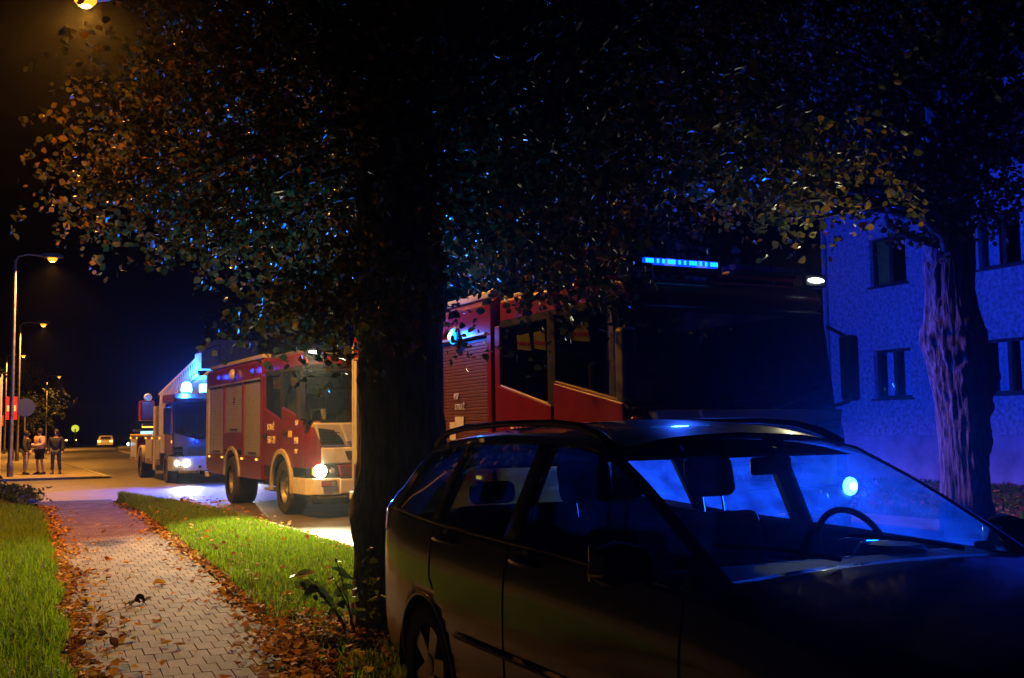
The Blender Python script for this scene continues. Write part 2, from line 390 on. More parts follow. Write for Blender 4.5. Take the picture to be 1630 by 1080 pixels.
GRASS = leafmat('grass_blade', [(0.0, (0.065, 0.14, 0.004)), (0.5, (0.13, 0.23, 0.006)), (0.85, (0.19, 0.28, 0.009)), (1.0, (0.16, 0.15, 0.03))], 0.45, 0.7, 0.08)
def blades(name, pts, hgt, label, wid=0.0045):
    n = len(pts); P = np.asarray(pts, float)
    h = hgt * rng.uniform(0.5, 1.35, n); az = rng.uniform(0, 2 * np.pi, n); lean = rng.uniform(0.1, 0.75, n) * h
    dx, dy = np.cos(az), np.sin(az); wx, wy = -dy * wid * rng.uniform(.7, 1.5, n), dx * wid * rng.uniform(.7, 1.5, n)
    V = np.zeros((n, 5, 3))
    V[:, 0] = P + np.stack([wx, wy, np.zeros(n)], 1); V[:, 1] = P - np.stack([wx, wy, np.zeros(n)], 1)
    mid = P + np.stack([dx * lean * .35, dy * lean * .35, h * .6], 1)
    V[:, 2] = mid - .75 * np.stack([wx, wy, np.zeros(n)], 1); V[:, 3] = mid + .75 * np.stack([wx, wy, np.zeros(n)], 1)
    V[:, 4] = P + np.stack([dx * lean, dy * lean, h * (1 - 0.25 * lean / h)], 1)
    base = np.arange(n)[:, None] * 5
    T = np.concatenate([base + [0, 1, 2], base + [0, 2, 3], base + [3, 2, 4]], 1).reshape(-1, 3)
    o = npmesh(name, V.reshape(-1, 3), T, GRASS)
    return tag(o, label, 'grass', kind='stuff')
def scatter(n, fx0, fx1, y0, y1, hump, dens=None, zoff=0.0):
    y = rng.uniform(y0, y1, n) if dens is None else y0 + (y1 - y0) * rng.uniform(0, 1, n) ** dens
    a = np.array([fx0(t) for t in y]); b2 = np.array([fx1(t) for t in y]); t = rng.uniform(0, 1, n)
    x = a + (b2 - a) * t; z = hump * np.sin(np.pi * t) ** 0.6 + zoff
    return np.stack([x, y, z], 1)
pr = scatter(130000, lambda y: path_r(y) + 0.06, lambda y: max(vr1(y), path_r(y) + .1), 5.5, 25.4, 0.065)
# patchy: tufts, thinner towards the leaf-covered path edge and the bare soil round the tree
keep = []
for p in pr:
    d = p[0] - path_r(p[1]); q = 0.5 + 0.5 * smoothn(p[0] * 2.2, p[1] * 2.2, 2)
    dt = math.hypot(p[0] - 2.87, p[1] - 7.55)
    pk = min(1, 0.25 + d * 1.6) * (0.55 + 0.45 * q) * min(1, max(0.03, (dt - 0.5) / 1.5))
    keep.append(rnd.random() < pk)
pr = pr[np.array(keep)]
blades('grass', pr, 0.11, 'bright green grass growing on the verge between the path and the fire engines')
tf = scatter(5000, lambda y: path_r(y) + 0.06, lambda y: max(vr1(y), path_r(y) + .1), 22.2, 25.5, 0.065)
blades('grass', tf, 0.17, 'taller tufts of grass at the far tip of the verge')
pl = scatter(52000, lambda y: -1.2 + 0.02 * y, lambda y: path_l(y) - 0.04 - max(0, y - 21.5) ** 2 * .12 + .05 * math.sin(y * 3.1), 6.5, 24.3, 0.03)
blades('grass', pl, 0.17, 'grass growing left of the brick path', 0.005)
bedp = empty('ground_cover_bed', (0.15, 27.4, 0.0)); tag(bedp, 'low dark mound of ground-cover plants at the left bend of the path', 'plant bed')
MB().lathe([(1.0, -.06), (.98, .05), (.8, .16), (.5, .23), (.001, .26)], n=28).build('mound', M_SOIL, bedp, smooth=True).scale = (1.25, 1.7, 1.0)
ht = scatter(4000, lambda y: -4.0, lambda y: 1.5 - .38 * (y - 27.2) ** 2 + .1 * math.sin(y * 5), 25.0, 29.5, 0.05)
ht[:, 2] += 0.03
blades('grass', ht, 0.15, 'low dark grass hummock at the bend of the path')
lw = scatter(30000, lambda y: 13.3, lambda y: 20.9, 8, 26, 0.07)
blades('grass', lw, 0.12, 'dim lawn in front of the rendered house', 0.008)

# ------------------------------------------------------------------ fallen leaves
LITTER = leafmat('fallen_leaf', [(0.0, (0.10, 0.035, 0.010)), (0.35, (0.22, 0.085, 0.02)), (0.6, (0.33, 0.15, 0.03)), (0.85, (0.45, 0.27, 0.04)), (1.0, (0.12, 0.05, 0.02))], 0.2, 0.85, 0.1)
LEAF2D = [(0, -0.5), (0.30, -0.28), (0.42, 0.02), (0.30, 0.30), (0, 0.62), (-0.30, 0.30), (-0.42, 0.02), (-0.30, -0.28)]
def leaf_batch(P, size, flat=0.35, curl=0.25, hang=0.0):
    """many bent leaves: 8-point outline fanned from a raised or sunken midrib -> 8 triangles each"""
    n = len(P); L = np.array(LEAF2D); k = len(L)
    s = size * np.clip(rng.lognormal(0, .26, n), .45, 1.4)
    loc = np.zeros((n, k + 1, 3)); loc[:, :k, 0] = L[:, 0]; loc[:, :k, 1] = L[:, 1]
    cu = rng.uniform(-curl, curl, n)[:, None]; c2 = rng.uniform(0, curl, n)[:, None]
    loc[:, :k, 2] = cu * (L[:, 1] ** 2)[None] + c2 * np.abs(L[:, 0])[None] * 1.2
    loc *= s[:, None, None]
    az = rng.uniform(0, 2 * np.pi, n); rx = rng.normal(0, flat, n) + hang; ry = rng.normal(0, flat, n)
    c, d = np.cos(rx), np.sin(rx); y2 = loc[..., 1] * c[:, None] - loc[..., 2] * d[:, None]; z2 = loc[..., 1] * d[:, None] + loc[..., 2] * c[:, None]
    c, d = np.cos(ry), np.sin(ry); x3 = loc[..., 0] * c[:, None] + z2 * d[:, None]; z3 = -loc[..., 0] * d[:, None] + z2 * c[:, None]
    c, d = np.cos(az), np.sin(az); X = x3 * c[:, None] - y2 * d[:, None]; Y = x3 * d[:, None] + y2 * c[:, None]
    V = np.stack([X, Y, z3], -1) + P[:, None, :]
    base = np.arange(n)[:, None] * (k + 1)
    T = np.concatenate([base + [j, (j + 1) % k, k] for j in range(k)], 1).reshape(-1, 3)
    return V.reshape(-1, 3), T
lit = []
for i in range(2600):
    y = 5.5 + 19 * rnd.random() ** 1.3
    lit.append((path_l(y) + 0.04 + rnd.gauss(0, 0.08 + .16 * rnd.random() ** 2) + 0.05 * math.sin(y * 2.2), y, 0.012 + 0.03 * rnd.random()))
for i in range(2100):
    y = 6.0 + 18 * rnd.random() ** 1.25
    lit.append((path_r(y) + 0.08 + rnd.gauss(0, 0.06 + .16 * rnd.random() ** 2) + 0.05 * math.sin(y * 1.7), y, 0.012 + 0.04 * rnd.random()))
for i in range(2600):
    a = rnd.random() * 6.28; r = abs(rnd.gauss(0, 0.75))
    x, y = 2.55 + r * math.cos(a), 7.2 + 1.1 * r * math.sin(a)
    if x > path_r(y) - 0.25: lit.append((x, y, 0.05 + 0.06 * rnd.random()))
for i in range(700):
    y = 7 + 17 * rnd.random(); lit.append((path_r(y) + 0.2 + 1.6 * rnd.random(), y, 0.10 + 0.05 * rnd.random()))
V, T = leaf_batch(np.array(lit), 0.055, 0.35, 0.5)
tag(npmesh('leaf_litter', V, T, LITTER), 'brown and yellow fallen leaves drifted along both edges of the path and round the tree', 'fallen leaves', kind='stuff')
V, T = leaf_batch(np.array([(13.4 + 7 * rnd.random(), 9 + 16 * rnd.random(), 0.10 + 0.08 * rnd.random()) for _ in range(2500)]), 0.09, 0.35, 0.5)
tag(npmesh('leaf_litter', V, T, LITTER), 'fallen leaves on the lawn before the rendered house', 'fallen leaves', kind='stuff')
# single leaves on the bricks
leaf_mes = []
for q in range(6):
    V, T = leaf_batch(np.array([[0, 0, 0.008]]), 0.075, 0.12, 0.7)
    me = bpy.data.meshes.new('fallen_leaf'); me.from_pydata(V.tolist(), [], T.tolist()); me.materials.append(LITTER); leaf_mes.append(me)
for i in range(70):
    y = 6.2 + 13 * rnd.random() ** 1.4; x = path_l(y) + 0.25 + (path_r(y) - path_l(y) - 0.4) * rnd.random()
    o = bpy.data.objects.new('fallen_leaf', rnd.choice(leaf_mes)); COL.objects.link(o)
    o.location = (x, y, 0.012); o.rotation_euler = (rnd.gauss(0, .1), rnd.gauss(0, .1), rnd.random() * 6.28); s = rnd.uniform(.6, 1.1); o.scale = (s, s, s)
    tag(o, 'single curled yellow-brown leaf lying on the bricks of the path', 'fallen leaf', 'single leaves lying on the brick path')
# withered sprig on the path
TWIG = pm('withered_leaf', (0.03, 0.028, 0.015), 0.8, vary=0.3)
sp = empty('withered_sprig', (1.33, 10.05, 0.005)); tag(sp, 'dark withered sprig of leaves lying in the middle of the brick path', 'sprig')
MB().tube([(-0.10, -0.03, 0.01), (-.03, 0, .025), (.05, .01, .02), (.13, .03, .03)], [.004, .005, .004, .002], 6).build('twig', TWIG, sp)
for (x, y, z, rz, rx) in [(-.05, .02, .02, .4, .5), (.0, -.02, .03, 2.2, .7), (.05, .03, .03, 1.2, .9), (.09, .0, .035, -1.2, .6), (.03, .02, .05, 3.0, 1.1), (-.08, -.03, .015, -2.0, .3)]:
    V, T = leaf_batch(np.array([[0, 0, 0.0]]), 0.07, 0.1, 0.8)
    me = bpy.data.meshes.new('leaf'); me.from_pydata(V.tolist(), [], T.tolist()); o = meshobj('leaf', me, TWIG, sp)
    o.location = (x, y, z); o.rotation_euler = (rx, 0.2, rz)
# ================================================================== HOUSE across the road
PLASTER = pm('roughcast_render', (0.50, 0.48, 0.45), 0.95, vary=0.18, scale=11, bump=1.0, bscale=24, col2=(0.18, 0.17, 0.16))
PLINTH = pm('cement_plinth', (0.34, 0.33, 0.32), 0.9, vary=0.2, scale=2, bump=0.6, bscale=30)
ROOFT = pm('dark_roof_tile', (0.06, 0.03, 0.025), 0.8, vary=0.3, scale=8, bump=0.6, bscale=12)
FRAME = pm('brown_window_frame', (0.035, 0.022, 0.016), 0.5, vary=0.2)
SILLM = pm('window_sill_tile', (0.05, 0.035, 0.03), 0.6, vary=0.2)
CURT = pm('curtain_cloth', (0.75, 0.74, 0.72), 0.9, vary=0.25, scale=14)
CURTY = pm('mustard_blind', (0.42, 0.34, 0.05), 0.9, vary=0.1)
ROOMM = pm('room_wall', (0.12, 0.11, 0.10), 0.9, vary=0.1)
house = empty('house', (21.0, 14.0, 0.0))
tag(house, 'two-storey roughcast house lit blue behind the big tree across the road', 'house')
HY0, HY1 = -10.0, 8.4           # local y (world 4.0 .. 22.4)
def wy(y): return y - 14.0
wins = []
for (yc) in (20.0, 16.6, 13.2, 9.8, 6.4):
    wins.append((wy(yc) - 0.62, wy(yc) + 0.62, 2.14, 3.40)); wins.append((wy(yc) - 0.62, wy(yc) + 0.62, 5.06, 6.32))
ysb = sorted({HY0, HY1} | {w[0] for w in wins} | {w[1] for w in wins}); zsb = sorted({1.2, 7.5} | {w[2] for w in wins} | {w[3] for w in wins})
mb = MB()
for i in range(len(ysb) - 1):
    for j in range(len(zsb) - 1):
        yc, zc = (ysb[i] + ysb[i + 1]) / 2, (zsb[j] + zsb[j + 1]) / 2
        if any(w[0] < yc < w[1] and w[2] < zc < w[3] for w in wins): continue
        mb.add([(0, ysb[i], zsb[j]), (0, ysb[i + 1], zsb[j]), (0, ysb[i + 1], zsb[j + 1]), (0, ysb[i], zsb[j + 1])], [(0, 3, 2, 1)])
for (a, b2, c, d) in wins:
    mb.add([(0, a, c), (0, b2, c), (0, b2, d), (0, a, d), (.22, a, c), (.22, b2, c), (.22, b2, d), (.22, a, d)],
           [(0, 1, 5, 4), (1, 2, 6, 5), (2, 3, 7, 6), (3, 0, 4, 7)])
mb.add([(0, HY1, 0), (9, HY1, 0), (9, HY1, 7.5), (4.5, HY1, 10.6), (0, HY1, 7.5)], [(0, 1, 2, 3, 4)])
mb.add([(0, HY0, 0), (9, HY0, 0), (9, HY0, 7.5), (4.5, HY0, 10.6), (0, HY0, 7.5)], [(4, 3, 2, 1, 0)])
mb.add([(9, HY0, 0), (9, HY1, 0), (9, HY1, 7.5), (9, HY0, 7.5)], [(0, 1, 2, 3)])
mb.build('wall', PLASTER, house, recalc=False)
MB().box(-0.05, 0.25, HY0 - .04, HY1 + .04, -0.2, 1.2).build('plinth', PLINTH, house, bevel=0.02)
rf = MB().prism([(-0.45, 7.32), (-0.45, 7.46), (4.5, 11.05), (9.45, 7.46), (9.45, 7.32), (4.5, 10.9)], 'y', HY0 - .35, HY1 + .35).build('roof', ROOFT, house)
MB().box(-.42, .0, HY0 - .3, HY1 + .3, 7.30, 7.325).build('soffit', PLINTH, rf)
MB().tube([(-.52, HY0 - .3, 7.36), (-.52, HY1 + .3, 7.36)], .07, 8).build('gutter', POLE, rf)
MB().tube([(-.07, HY1 - .2, 7.3), (-.07, HY1 - .2, 0.0)], .05, 8).build('downpipe', POLE, rf)
for k, (a, b2, c, d) in enumerate(wins):
    w = empty('window', (0, 0, 0), 0, house)
    fm = MB()
    t = 0.07
    fm.box(.12, .19, a, a + t, c, d); fm.box(.12, .19, b2 - t, b2, c, d); fm.box(.12, .19, a + t, b2 - t, c, c + t); fm.box(.12, .19, a + t, b2 - t, d - t, d)
    m = (a + b2) / 2; fm.box(.11, .185, m - .055, m + .055, c + t, d - t)
    fm.build('frame', FRAME, w)
    for (p, q) in ((a + t, m - .055), (m + .055, b2 - t)):
        MB().box(.150, .158, p, q, c + t, d - t).build('pane', WGLASS, w)
    MB().box(-.09, .13, a - .06, b2 + .06, c - .05, c - .003).build('sill', SILLM, w, bevel=.008)
    cm = MB(); nn = 24
    def curtain(p, q, mat):
        P = [(0.30 + 0.03 * math.sin(i * 1.9), p + (q - p) * i / nn) for i in range(nn + 1)]
        MB().add([(x, y, z) for z in (c + .02, d - .02) for x, y in P], [(i, i + 1, i + nn + 2, i + nn + 1) for i in range(nn)]).build('curtain', mat, w, recalc=False, smooth=True)
    if k == 1: MB().box(.24, .25, m + .0, b2 - .02, c, d).build('blind', CURTY, w); curtain(a + .02, a + .3, CURT)
    elif k in (0, 2): curtain(a + .02, m - .12, CURT); curtain(m + .05, b2 - .16, CURT)
    else: curtain(a + .02, a + .34, CURT); curtain(b2 - .34, b2 - .02, CURT)
    MB().box(1.6, 1.62, a - .3, b2 + .3, c - .3, d + .3).build('room_wall', ROOMM, w)
# dormer
dm = empty('dormer', (0, 0, 0), 0, house)
DB = pm('dormer_boards', (0.45, 0.44, 0.42), 0.7, vary=0.15)
dy0, dy1 = wy(15.4), wy(18.0)
mb = MB()
n = 9
for i in range(n):
    p = dy0 + (dy1 - dy0) * i / n; q = dy0 + (dy1 - dy0) * (i + 1) / n - .015
    if 2 <= i <= 6: mb.box(.55, .58, p, q, 7.9, 8.25); mb.box(.55, .58, p, q, 9.4, 9.9)
    else: mb.box(.55, .58, p, q, 7.9, 9.9)
mb.build('cladding', DB, dm)
MB().prism([(dy0 - .3, 9.75), (dy1 + .3, 9.75), ((dy0 + dy1) / 2, 10.7)], 'x', .3, 4.0).build('dormer_roof', ROOFT, dm)
MB().box(.6, 3.5, dy0 + .01, dy1 - .01, 7.8, 9.76).build('dormer_body', ROOFT, dm)
ww = (dy0 + (dy1 - dy0) * 2 / n, dy0 + (dy1 - dy0) * 7 / n)
fm = MB(); fm.box(.52, .57, ww[0], ww[0] + .07, 8.25, 9.4); fm.box(.52, .57, ww[1] - .08, ww[1] - .015, 8.25, 9.4); fm.box(.52, .57, ww[0] + .07, ww[1] - .08, 8.25, 8.32); fm.box(.52, .57, ww[0] + .07, ww[1] - .08, 9.33, 9.4)
fm.box(.515, .565, (ww[0] + ww[1]) / 2 - .04, (ww[0] + ww[1]) / 2 + .04, 8.32, 9.33)
fm.build('window_frame', FRAME, dm)

# ================================================================== TREES
M_BARK, nt, b = newmat('furrowed_bark')
tc = node(nt, 'ShaderNodeTexCoord'); mpn = node(nt, 'ShaderNodeMapping'); mpn.inputs['Scale'].default_value = (16, 16, 3.0)
nt.links.new(tc.outputs['Object'], mpn.inputs[0])
nz = node(nt, 'ShaderNodeTexNoise'); nz.inputs['Scale'].default_value = 1.6; nz.inputs['Detail'].default_value = 8; nt.links.new(mpn.outputs[0], nz.inputs['Vector'])
rp = ramp(nt, [(0.35, (0.022, 0.020, 0.017)), (0.65, (0.11, 0.10, 0.085))]); nt.links.new(nz.outputs['Fac'], rp.inputs[0]); nt.links.new(rp.outputs[0], b.inputs['Base Color'])
bp = node(nt, 'ShaderNodeBump'); bp.inputs['Strength'].default_value = 1.0; bp.inputs['Distance'].default_value = 0.05; nt.links.new(nz.outputs['Fac'], bp.inputs['Height']); nt.links.new(bp.outputs[0], b.inputs['Normal'])
b.inputs['Roughness'].default_value = 0.9
LEAFG = leafmat('lime_leaf', [(0.0, (0.018, 0.034, 0.008)), (0.5, (0.035, 0.055, 0.010)), (0.75, (0.08, 0.065, 0.012)), (0.92, (0.20, 0.10, 0.016)), (1.0, (0.22, 0.08, 0.016))], 0.3, 0.42, 0.3)
LEAFD = leafmat('dark_leaf', [(0.0, (0.02, 0.04, 0.01)), (0.6, (0.045, 0.07, 0.015)), (1.0, (0.10, 0.08, 0.02))], 0.45, 0.5)

def trunk_mesh(path, rad, seed, furrow=0.05, burls=(), n=56, sub=0.06):
    """furrowed trunk along a path; burls = (height, angle, spread, bulge)"""
    P = [Vector(p) for p in path]; rings = []
    L = sum((P[i + 1] - P[i]).length for i in range(len(P) - 1)); m = max(6, int(L / sub))
    for i in range(m + 1):
        t = i / m * (len(P) - 1); k = min(int(t), len(P) - 2); u = t - k
        p0, p1, p2, p3 = P[max(k - 1, 0)], P[k], P[k + 1], P[min(k + 2, len(P) - 1)]
        c = 0.5 * ((2 * p1) + (-p0 + p2) * u + (2 * p0 - 5 * p1 + 4 * p2 - p3) * u * u + (-p0 + 3 * p1 - 3 * p2 + p3) * u ** 3)
        r = rad[k] * (1 - u) + rad[k + 1] * u; ring = []
        for j in range(n):
            a = 2 * math.pi * j / n; ca, sa = math.cos(a), math.sin(a)
            nn_ = noise.noise
            f = 1 - abs(nn_((ca * 5.5 + seed, sa * 5.5, c.z * .8))) * 2.2; f2 = 1 - abs(nn_((ca * 13, sa * 13 + seed, c.z * 2.6))) * 2.2
            lump = nn_((ca * 1.3, sa * 1.3, c.z * 1.1 + seed * 3)); fine = nn_((ca * 30, sa * 30, c.z * 14))
            rr = r * (1 + 0.09 * lump + furrow * 1.5 * (f - .5) + furrow * 1.1 * (f2 - .5) + .02 * fine)
            for (h, ba, spd, bul) in burls:
                da = (a - ba + math.pi) % (2 * math.pi) - math.pi
                g = math.exp(-((c.z - h) / spd) ** 2 - (da * r / spd) ** 2)
                rr += bul * g * (1 + 0.9 * nn_((ca * 4, sa * 4, c.z * 6)))
            ring.append((c.x + rr * ca, c.y + rr * sa, c.z))
        rings.append(ring)
    return MB().loft(rings)
def limb(mb, a, c, r0, r1, sag, tips, twig=True):
    a, c = Vector(a), Vector(c); pts = []; rr = []
    m = 7; d = c - a; side = d.cross(Vector((0, 0, 1)))
    side = side.normalized() if side.length > 1e-3 else Vector((1, 0, 0))
    w1 = rnd.uniform(-.12, .12) * d.length
    for i in range(m + 1):
        t = i / m
        pts.append(a + d * t + Vector((0, 0, sag * math.sin(math.pi * t))) + side * w1 * math.sin(2 * math.pi * t) * .6); rr.append(r0 + (r1 - r0) * t)
    mb.tube(pts, rr, 7)
    tips += pts[3:]
    return pts
def foliage(centres, per, spread, size, flat=0.9, hang=0.6):
    pts = []
    for c in centres:
        k = per if not isinstance(per, tuple) else rnd.randint(*per)
        # sprays: leaves hang along short drooping twigs
        for s in range(max(1, k // 12)):
            o = Vector(c) + Vector((rnd.gauss(0, spread), rnd.gauss(0, spread), rnd.gauss(0, spread * .6)))
            d = Vector((rnd.gauss(0, 1), rnd.gauss(0, 1), rnd.gauss(-.35, .4))).normalized()
            for q in range(12):
                pts.append(o + d * (q * size * .75) + Vector((rnd.gauss(0, size * .7), rnd.gauss(0, size * .7), rnd.gauss(0, size * .6) - 0.02 * q * q * size)))
    return np.array([tuple(p) for p in pts])

# --- foreground lime tree
t1 = empty('lime_tree', (2.87, 7.55, 0)); tag(t1, 'thick dark lime tree in the middle foreground overhanging the path and the parked car', 'tree')
tm = trunk_mesh([(0.02, 0, -0.1), (0, 0, 0.35), (-.01, 0, 1.2), (.0, 0, 2.3), (-.02, 0.02, 3.6), (-.05, .1, 5.2), (-.1, .2, 7.2)], [.46, .355, .315, .315, .30, .24, .17], 1.0, 0.06, [(0.9, 3.2, .2, .05), (1.9, 3.4, .15, .03), (2.45, 0.3, .25, .06)])
tm.build('trunk', M_BARK, t1, smooth=True, recalc=False)
T1 = [(0.72, 9.36, 3.53), (0.95, 9.2, 3.86), (0.75, 8.85, 4.29), (1.09, 8.89, 3.98), (1.44, 8.37, 3.98), (1.17, 8.76, 3.65), (1.36, 8.14, 3.33), (1.5, 7.87, 3.05), (1.21, 8.67, 3.18), (1.81, 7.47, 3.23), (1.72, 7.44, 2.77), (1.54, 7.65, 2.74), (1.9, 7.12, 2.82), (2.03, 6.97, 2.54), (1.88, 7.18, 2.3), (2.1, 6.75, 2.18), (2.15, 6.59, 2.33), (2.07, 7.1, 2.13), (2.24, 6.8, 2.06)]
T1b = [(2.23, 6.75, 3.89), (2.4, 6.25, 3.43), (2.42, 6.19, 3.99), (2.69, 5.75, 3.65), (3.04, 5.59, 3.41), (3.61, 5.64, 3.38), (3.44, 5.35, 3.83), (4.03, 5.4, 3.77), (2.66, 6.28, 3.05), (3.02, 6.47, 2.82), (3.5, 6.58, 2.74), (3.44, 6.0, 3.05), (3.95, 6.75, 2.85), (4.9, 6.84, 3.75), (1.8, 7.83, 4.17), (2.0, 7.16, 4.26), (1.54, 8.16, 4.53), (4.2, 6.94, 3.2)]
org = Vector((2.87, 7.55, 0)); lm = MB(); tips = []
for p in T1 + T1b:
    q = Vector(p) - org
    if rnd.random() < 0.62: limb(lm, (q.x * .05, q.y * .05, min(6.0, q.z * 0.75 + 1.3)), q, .035, .007, -.1 + rnd.uniform(0, .35), tips)
for a in range(9):
    an = a * .7 + .2; r = rnd.uniform(2.2, 3.6); limb(lm, (0, 0, rnd.uniform(3.6, 6)), (r * math.cos(an), r * math.sin(an), rnd.uniform(4.6, 7.5)), .08, .012, .4, tips)
lm.build('limb', M_BARK, t1, smooth=True, recalc=False)
C1 = []
for p in T1:
    q = Vector(p) - org; q.z += .22 if q.z < 3 else .05; C1 += [q + Vector((rnd.gauss(0, .16), rnd.gauss(0, .2), rnd.gauss(0, .13))) for _ in range(5)]
C1b = []
for p in T1b:
    q = Vector(p) - org; C1b += [q + Vector((rnd.gauss(0, .3), rnd.gauss(0, .35), rnd.gauss(0, .2))) for _ in range(7)]
C1c = []
while len(C1c) < 620:                     # the main dome of the crown
    x, y, z = rnd.uniform(-1, 1), rnd.uniform(-1, 1), rnd.uniform(-1, 1)
    if .35 < x * x + y * y + z * z < 1: C1c.append(Vector((.55 + 2.5 * x, .5 + 2.2 * y, 6.1 + 2.1 * z)))
for i in range(760):                      # dense leaves added on the street-lamp side to shade the crown
    C1c.append(Vector((rnd.uniform(-1.5, 3.2), rnd.uniform(1.2, 2.7), rnd.uniform(3.25, 7.2))))
for i in range(120):                      # skirt over the road
    C1c.append(Vector((rnd.uniform(.2, 1.9), rnd.uniform(-.4, 1.6), rnd.uniform(3.4, 4.4))))
PA = foliage(C1, 56, .14, .040); PB = np.concatenate([foliage(C1b, 60, .18, .045), foliage([t for t in tips], 24, .10, .045), foliage(C1c, 60, .24, .05)])
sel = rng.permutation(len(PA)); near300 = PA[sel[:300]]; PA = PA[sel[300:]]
V, T = leaf_batch(PB, 0.052, 0.9, 0.5, 0.5)
tag(npmesh('crown', V, T, LEAFG, t1), kind='stuff')
LEAF_GLOW = leafmat('lamplit_yellowing_leaf', [(0.0, (0.05, 0.07, 0.012)), (0.4, (0.10, 0.10, 0.014)), (0.7, (0.22, 0.15, 0.02)), (1.0, (0.34, 0.15, 0.016))], 0.45, 0.42, 0.3)  # yellowing leaf colour, brightened to carry the street lamp's orange glow
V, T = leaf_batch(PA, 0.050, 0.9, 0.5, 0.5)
tag(npmesh('lamplit_yellowing_foliage', V, T, LEAF_GLOW, t1), kind='stuff')
lv = []
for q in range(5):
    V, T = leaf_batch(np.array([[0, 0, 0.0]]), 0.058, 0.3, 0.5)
    me = bpy.data.meshes.new('leaf'); me.from_pydata(V.tolist(), [], T.tolist()); me.materials.append(LEAF_GLOW); lv.append(me)
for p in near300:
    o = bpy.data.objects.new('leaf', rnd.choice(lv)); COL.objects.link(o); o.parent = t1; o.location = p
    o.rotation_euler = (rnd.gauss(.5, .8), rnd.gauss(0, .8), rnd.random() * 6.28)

# --- burly tree across the road
t2 = empty('burred_tree', (11.5, 9.85, 0)); tag(t2, 'burred old tree trunk standing in front of the blue-lit house', 'tree')
tm = trunk_mesh([(.1, 0, -.1), (.06, 0, .5), (.03, 0, 1.6), (-.03, 0, 2.5), (-.06, 0, 3.1), (-.03, 0, 3.7), (.05, .05, 4.6), (.15, .1, 6.0)], [.38, .30, .285, .31, .30, .295, .28, .23], 2.3, 0.06,
                [(2.25, -.35, .30, .17), (2.6, 2.8, .35, .08), (1.75, -.5, .28, .08), (2.75, -1.6, .3, .07), (2.1, -2.2, .5, .06), (3.45, 3.0, .2, .05), (1.25, -.6, .2, .05)], n=128, sub=.03)
tm.build('trunk', M_BARK, t2, smooth=True, recalc=False)
T2 = [(5.21, 7.94, 3.79), (5.57, 7.5, 3.65), (6.14, 7.52, 3.59), (6.58, 7.44, 3.5), (6.07, 7.29, 3.35), (6.9, 7.57, 3.4), (8.43, 9.54, 4.19), (9.45, 9.59, 4.13), (9.93, 9.36, 4.05), (10.64, 9.22, 4.16), (10.89, 8.88, 4.03), (11.16, 8.71, 4.33), (9.08, 9.67, 5.28), (10.27, 9.58, 5.89), (11.18, 9.07, 6.35), (9.78, 9.36, 4.81), (8.08, 9.63, 5.14), (7.4, 9.89, 6.03), (8.72, 9.77, 6.2), (11.7, 8.9, 5.39), (10.6, 8.95, 4.87), (10.04, 9.05, 4.3), (11.62, 8.9, 5.87)]
org = Vector((11.5, 9.85, 0)); lm = MB(); tips = []
for p in T2:
    q = Vector(p) - org
    limb(lm, (q.x * .04, q.y * .04, min(5.6, q.z * .7 + 1.4)), q, .06, .012, .3, tips)
limb(lm, (-.1, 0, 3.3), (-1.0, -.3, 5.2), .16, .08, .2, tips); limb(lm, (.1, 0, 3.9), (1.2, .2, 6.0), .18, .08, .2, tips); limb(lm, (0, 0, 4.4), (.3, -.8, 7.0), .2, .08, .1, tips)
lm.build('limb', M_BARK, t2, smooth=True, recalc=False)
C2 = []; C2y = []
for k_, p in enumerate(T2):
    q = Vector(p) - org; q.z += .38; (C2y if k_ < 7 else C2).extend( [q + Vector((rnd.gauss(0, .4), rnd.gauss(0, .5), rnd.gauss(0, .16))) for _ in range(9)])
for i in range(330):
    a = rnd.random() * 6.28; r = 4.6 * math.sqrt(rnd.random()); z = rnd.uniform(4.9, 9.5); C2.append(Vector((r * math.cos(a), r * math.sin(a), z)))
P2 = np.concatenate([foliage(C2, 60, .26, .055), foliage([t for t in tips if t.z > 4.0], 14, .18, .06)])
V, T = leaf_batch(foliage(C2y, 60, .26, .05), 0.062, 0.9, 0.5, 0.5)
tag(npmesh('lamplit_yellowing_foliage', V, T, LEAF_GLOW, t2), kind='stuff')  # clumps near the corner lamp take the same glow-brightened colour
V, T = leaf_batch(P2, 0.068, 0.9, 0.5, 0.5)
tag(npmesh('crown', V, T, LEAFG, t2), kind='stuff')
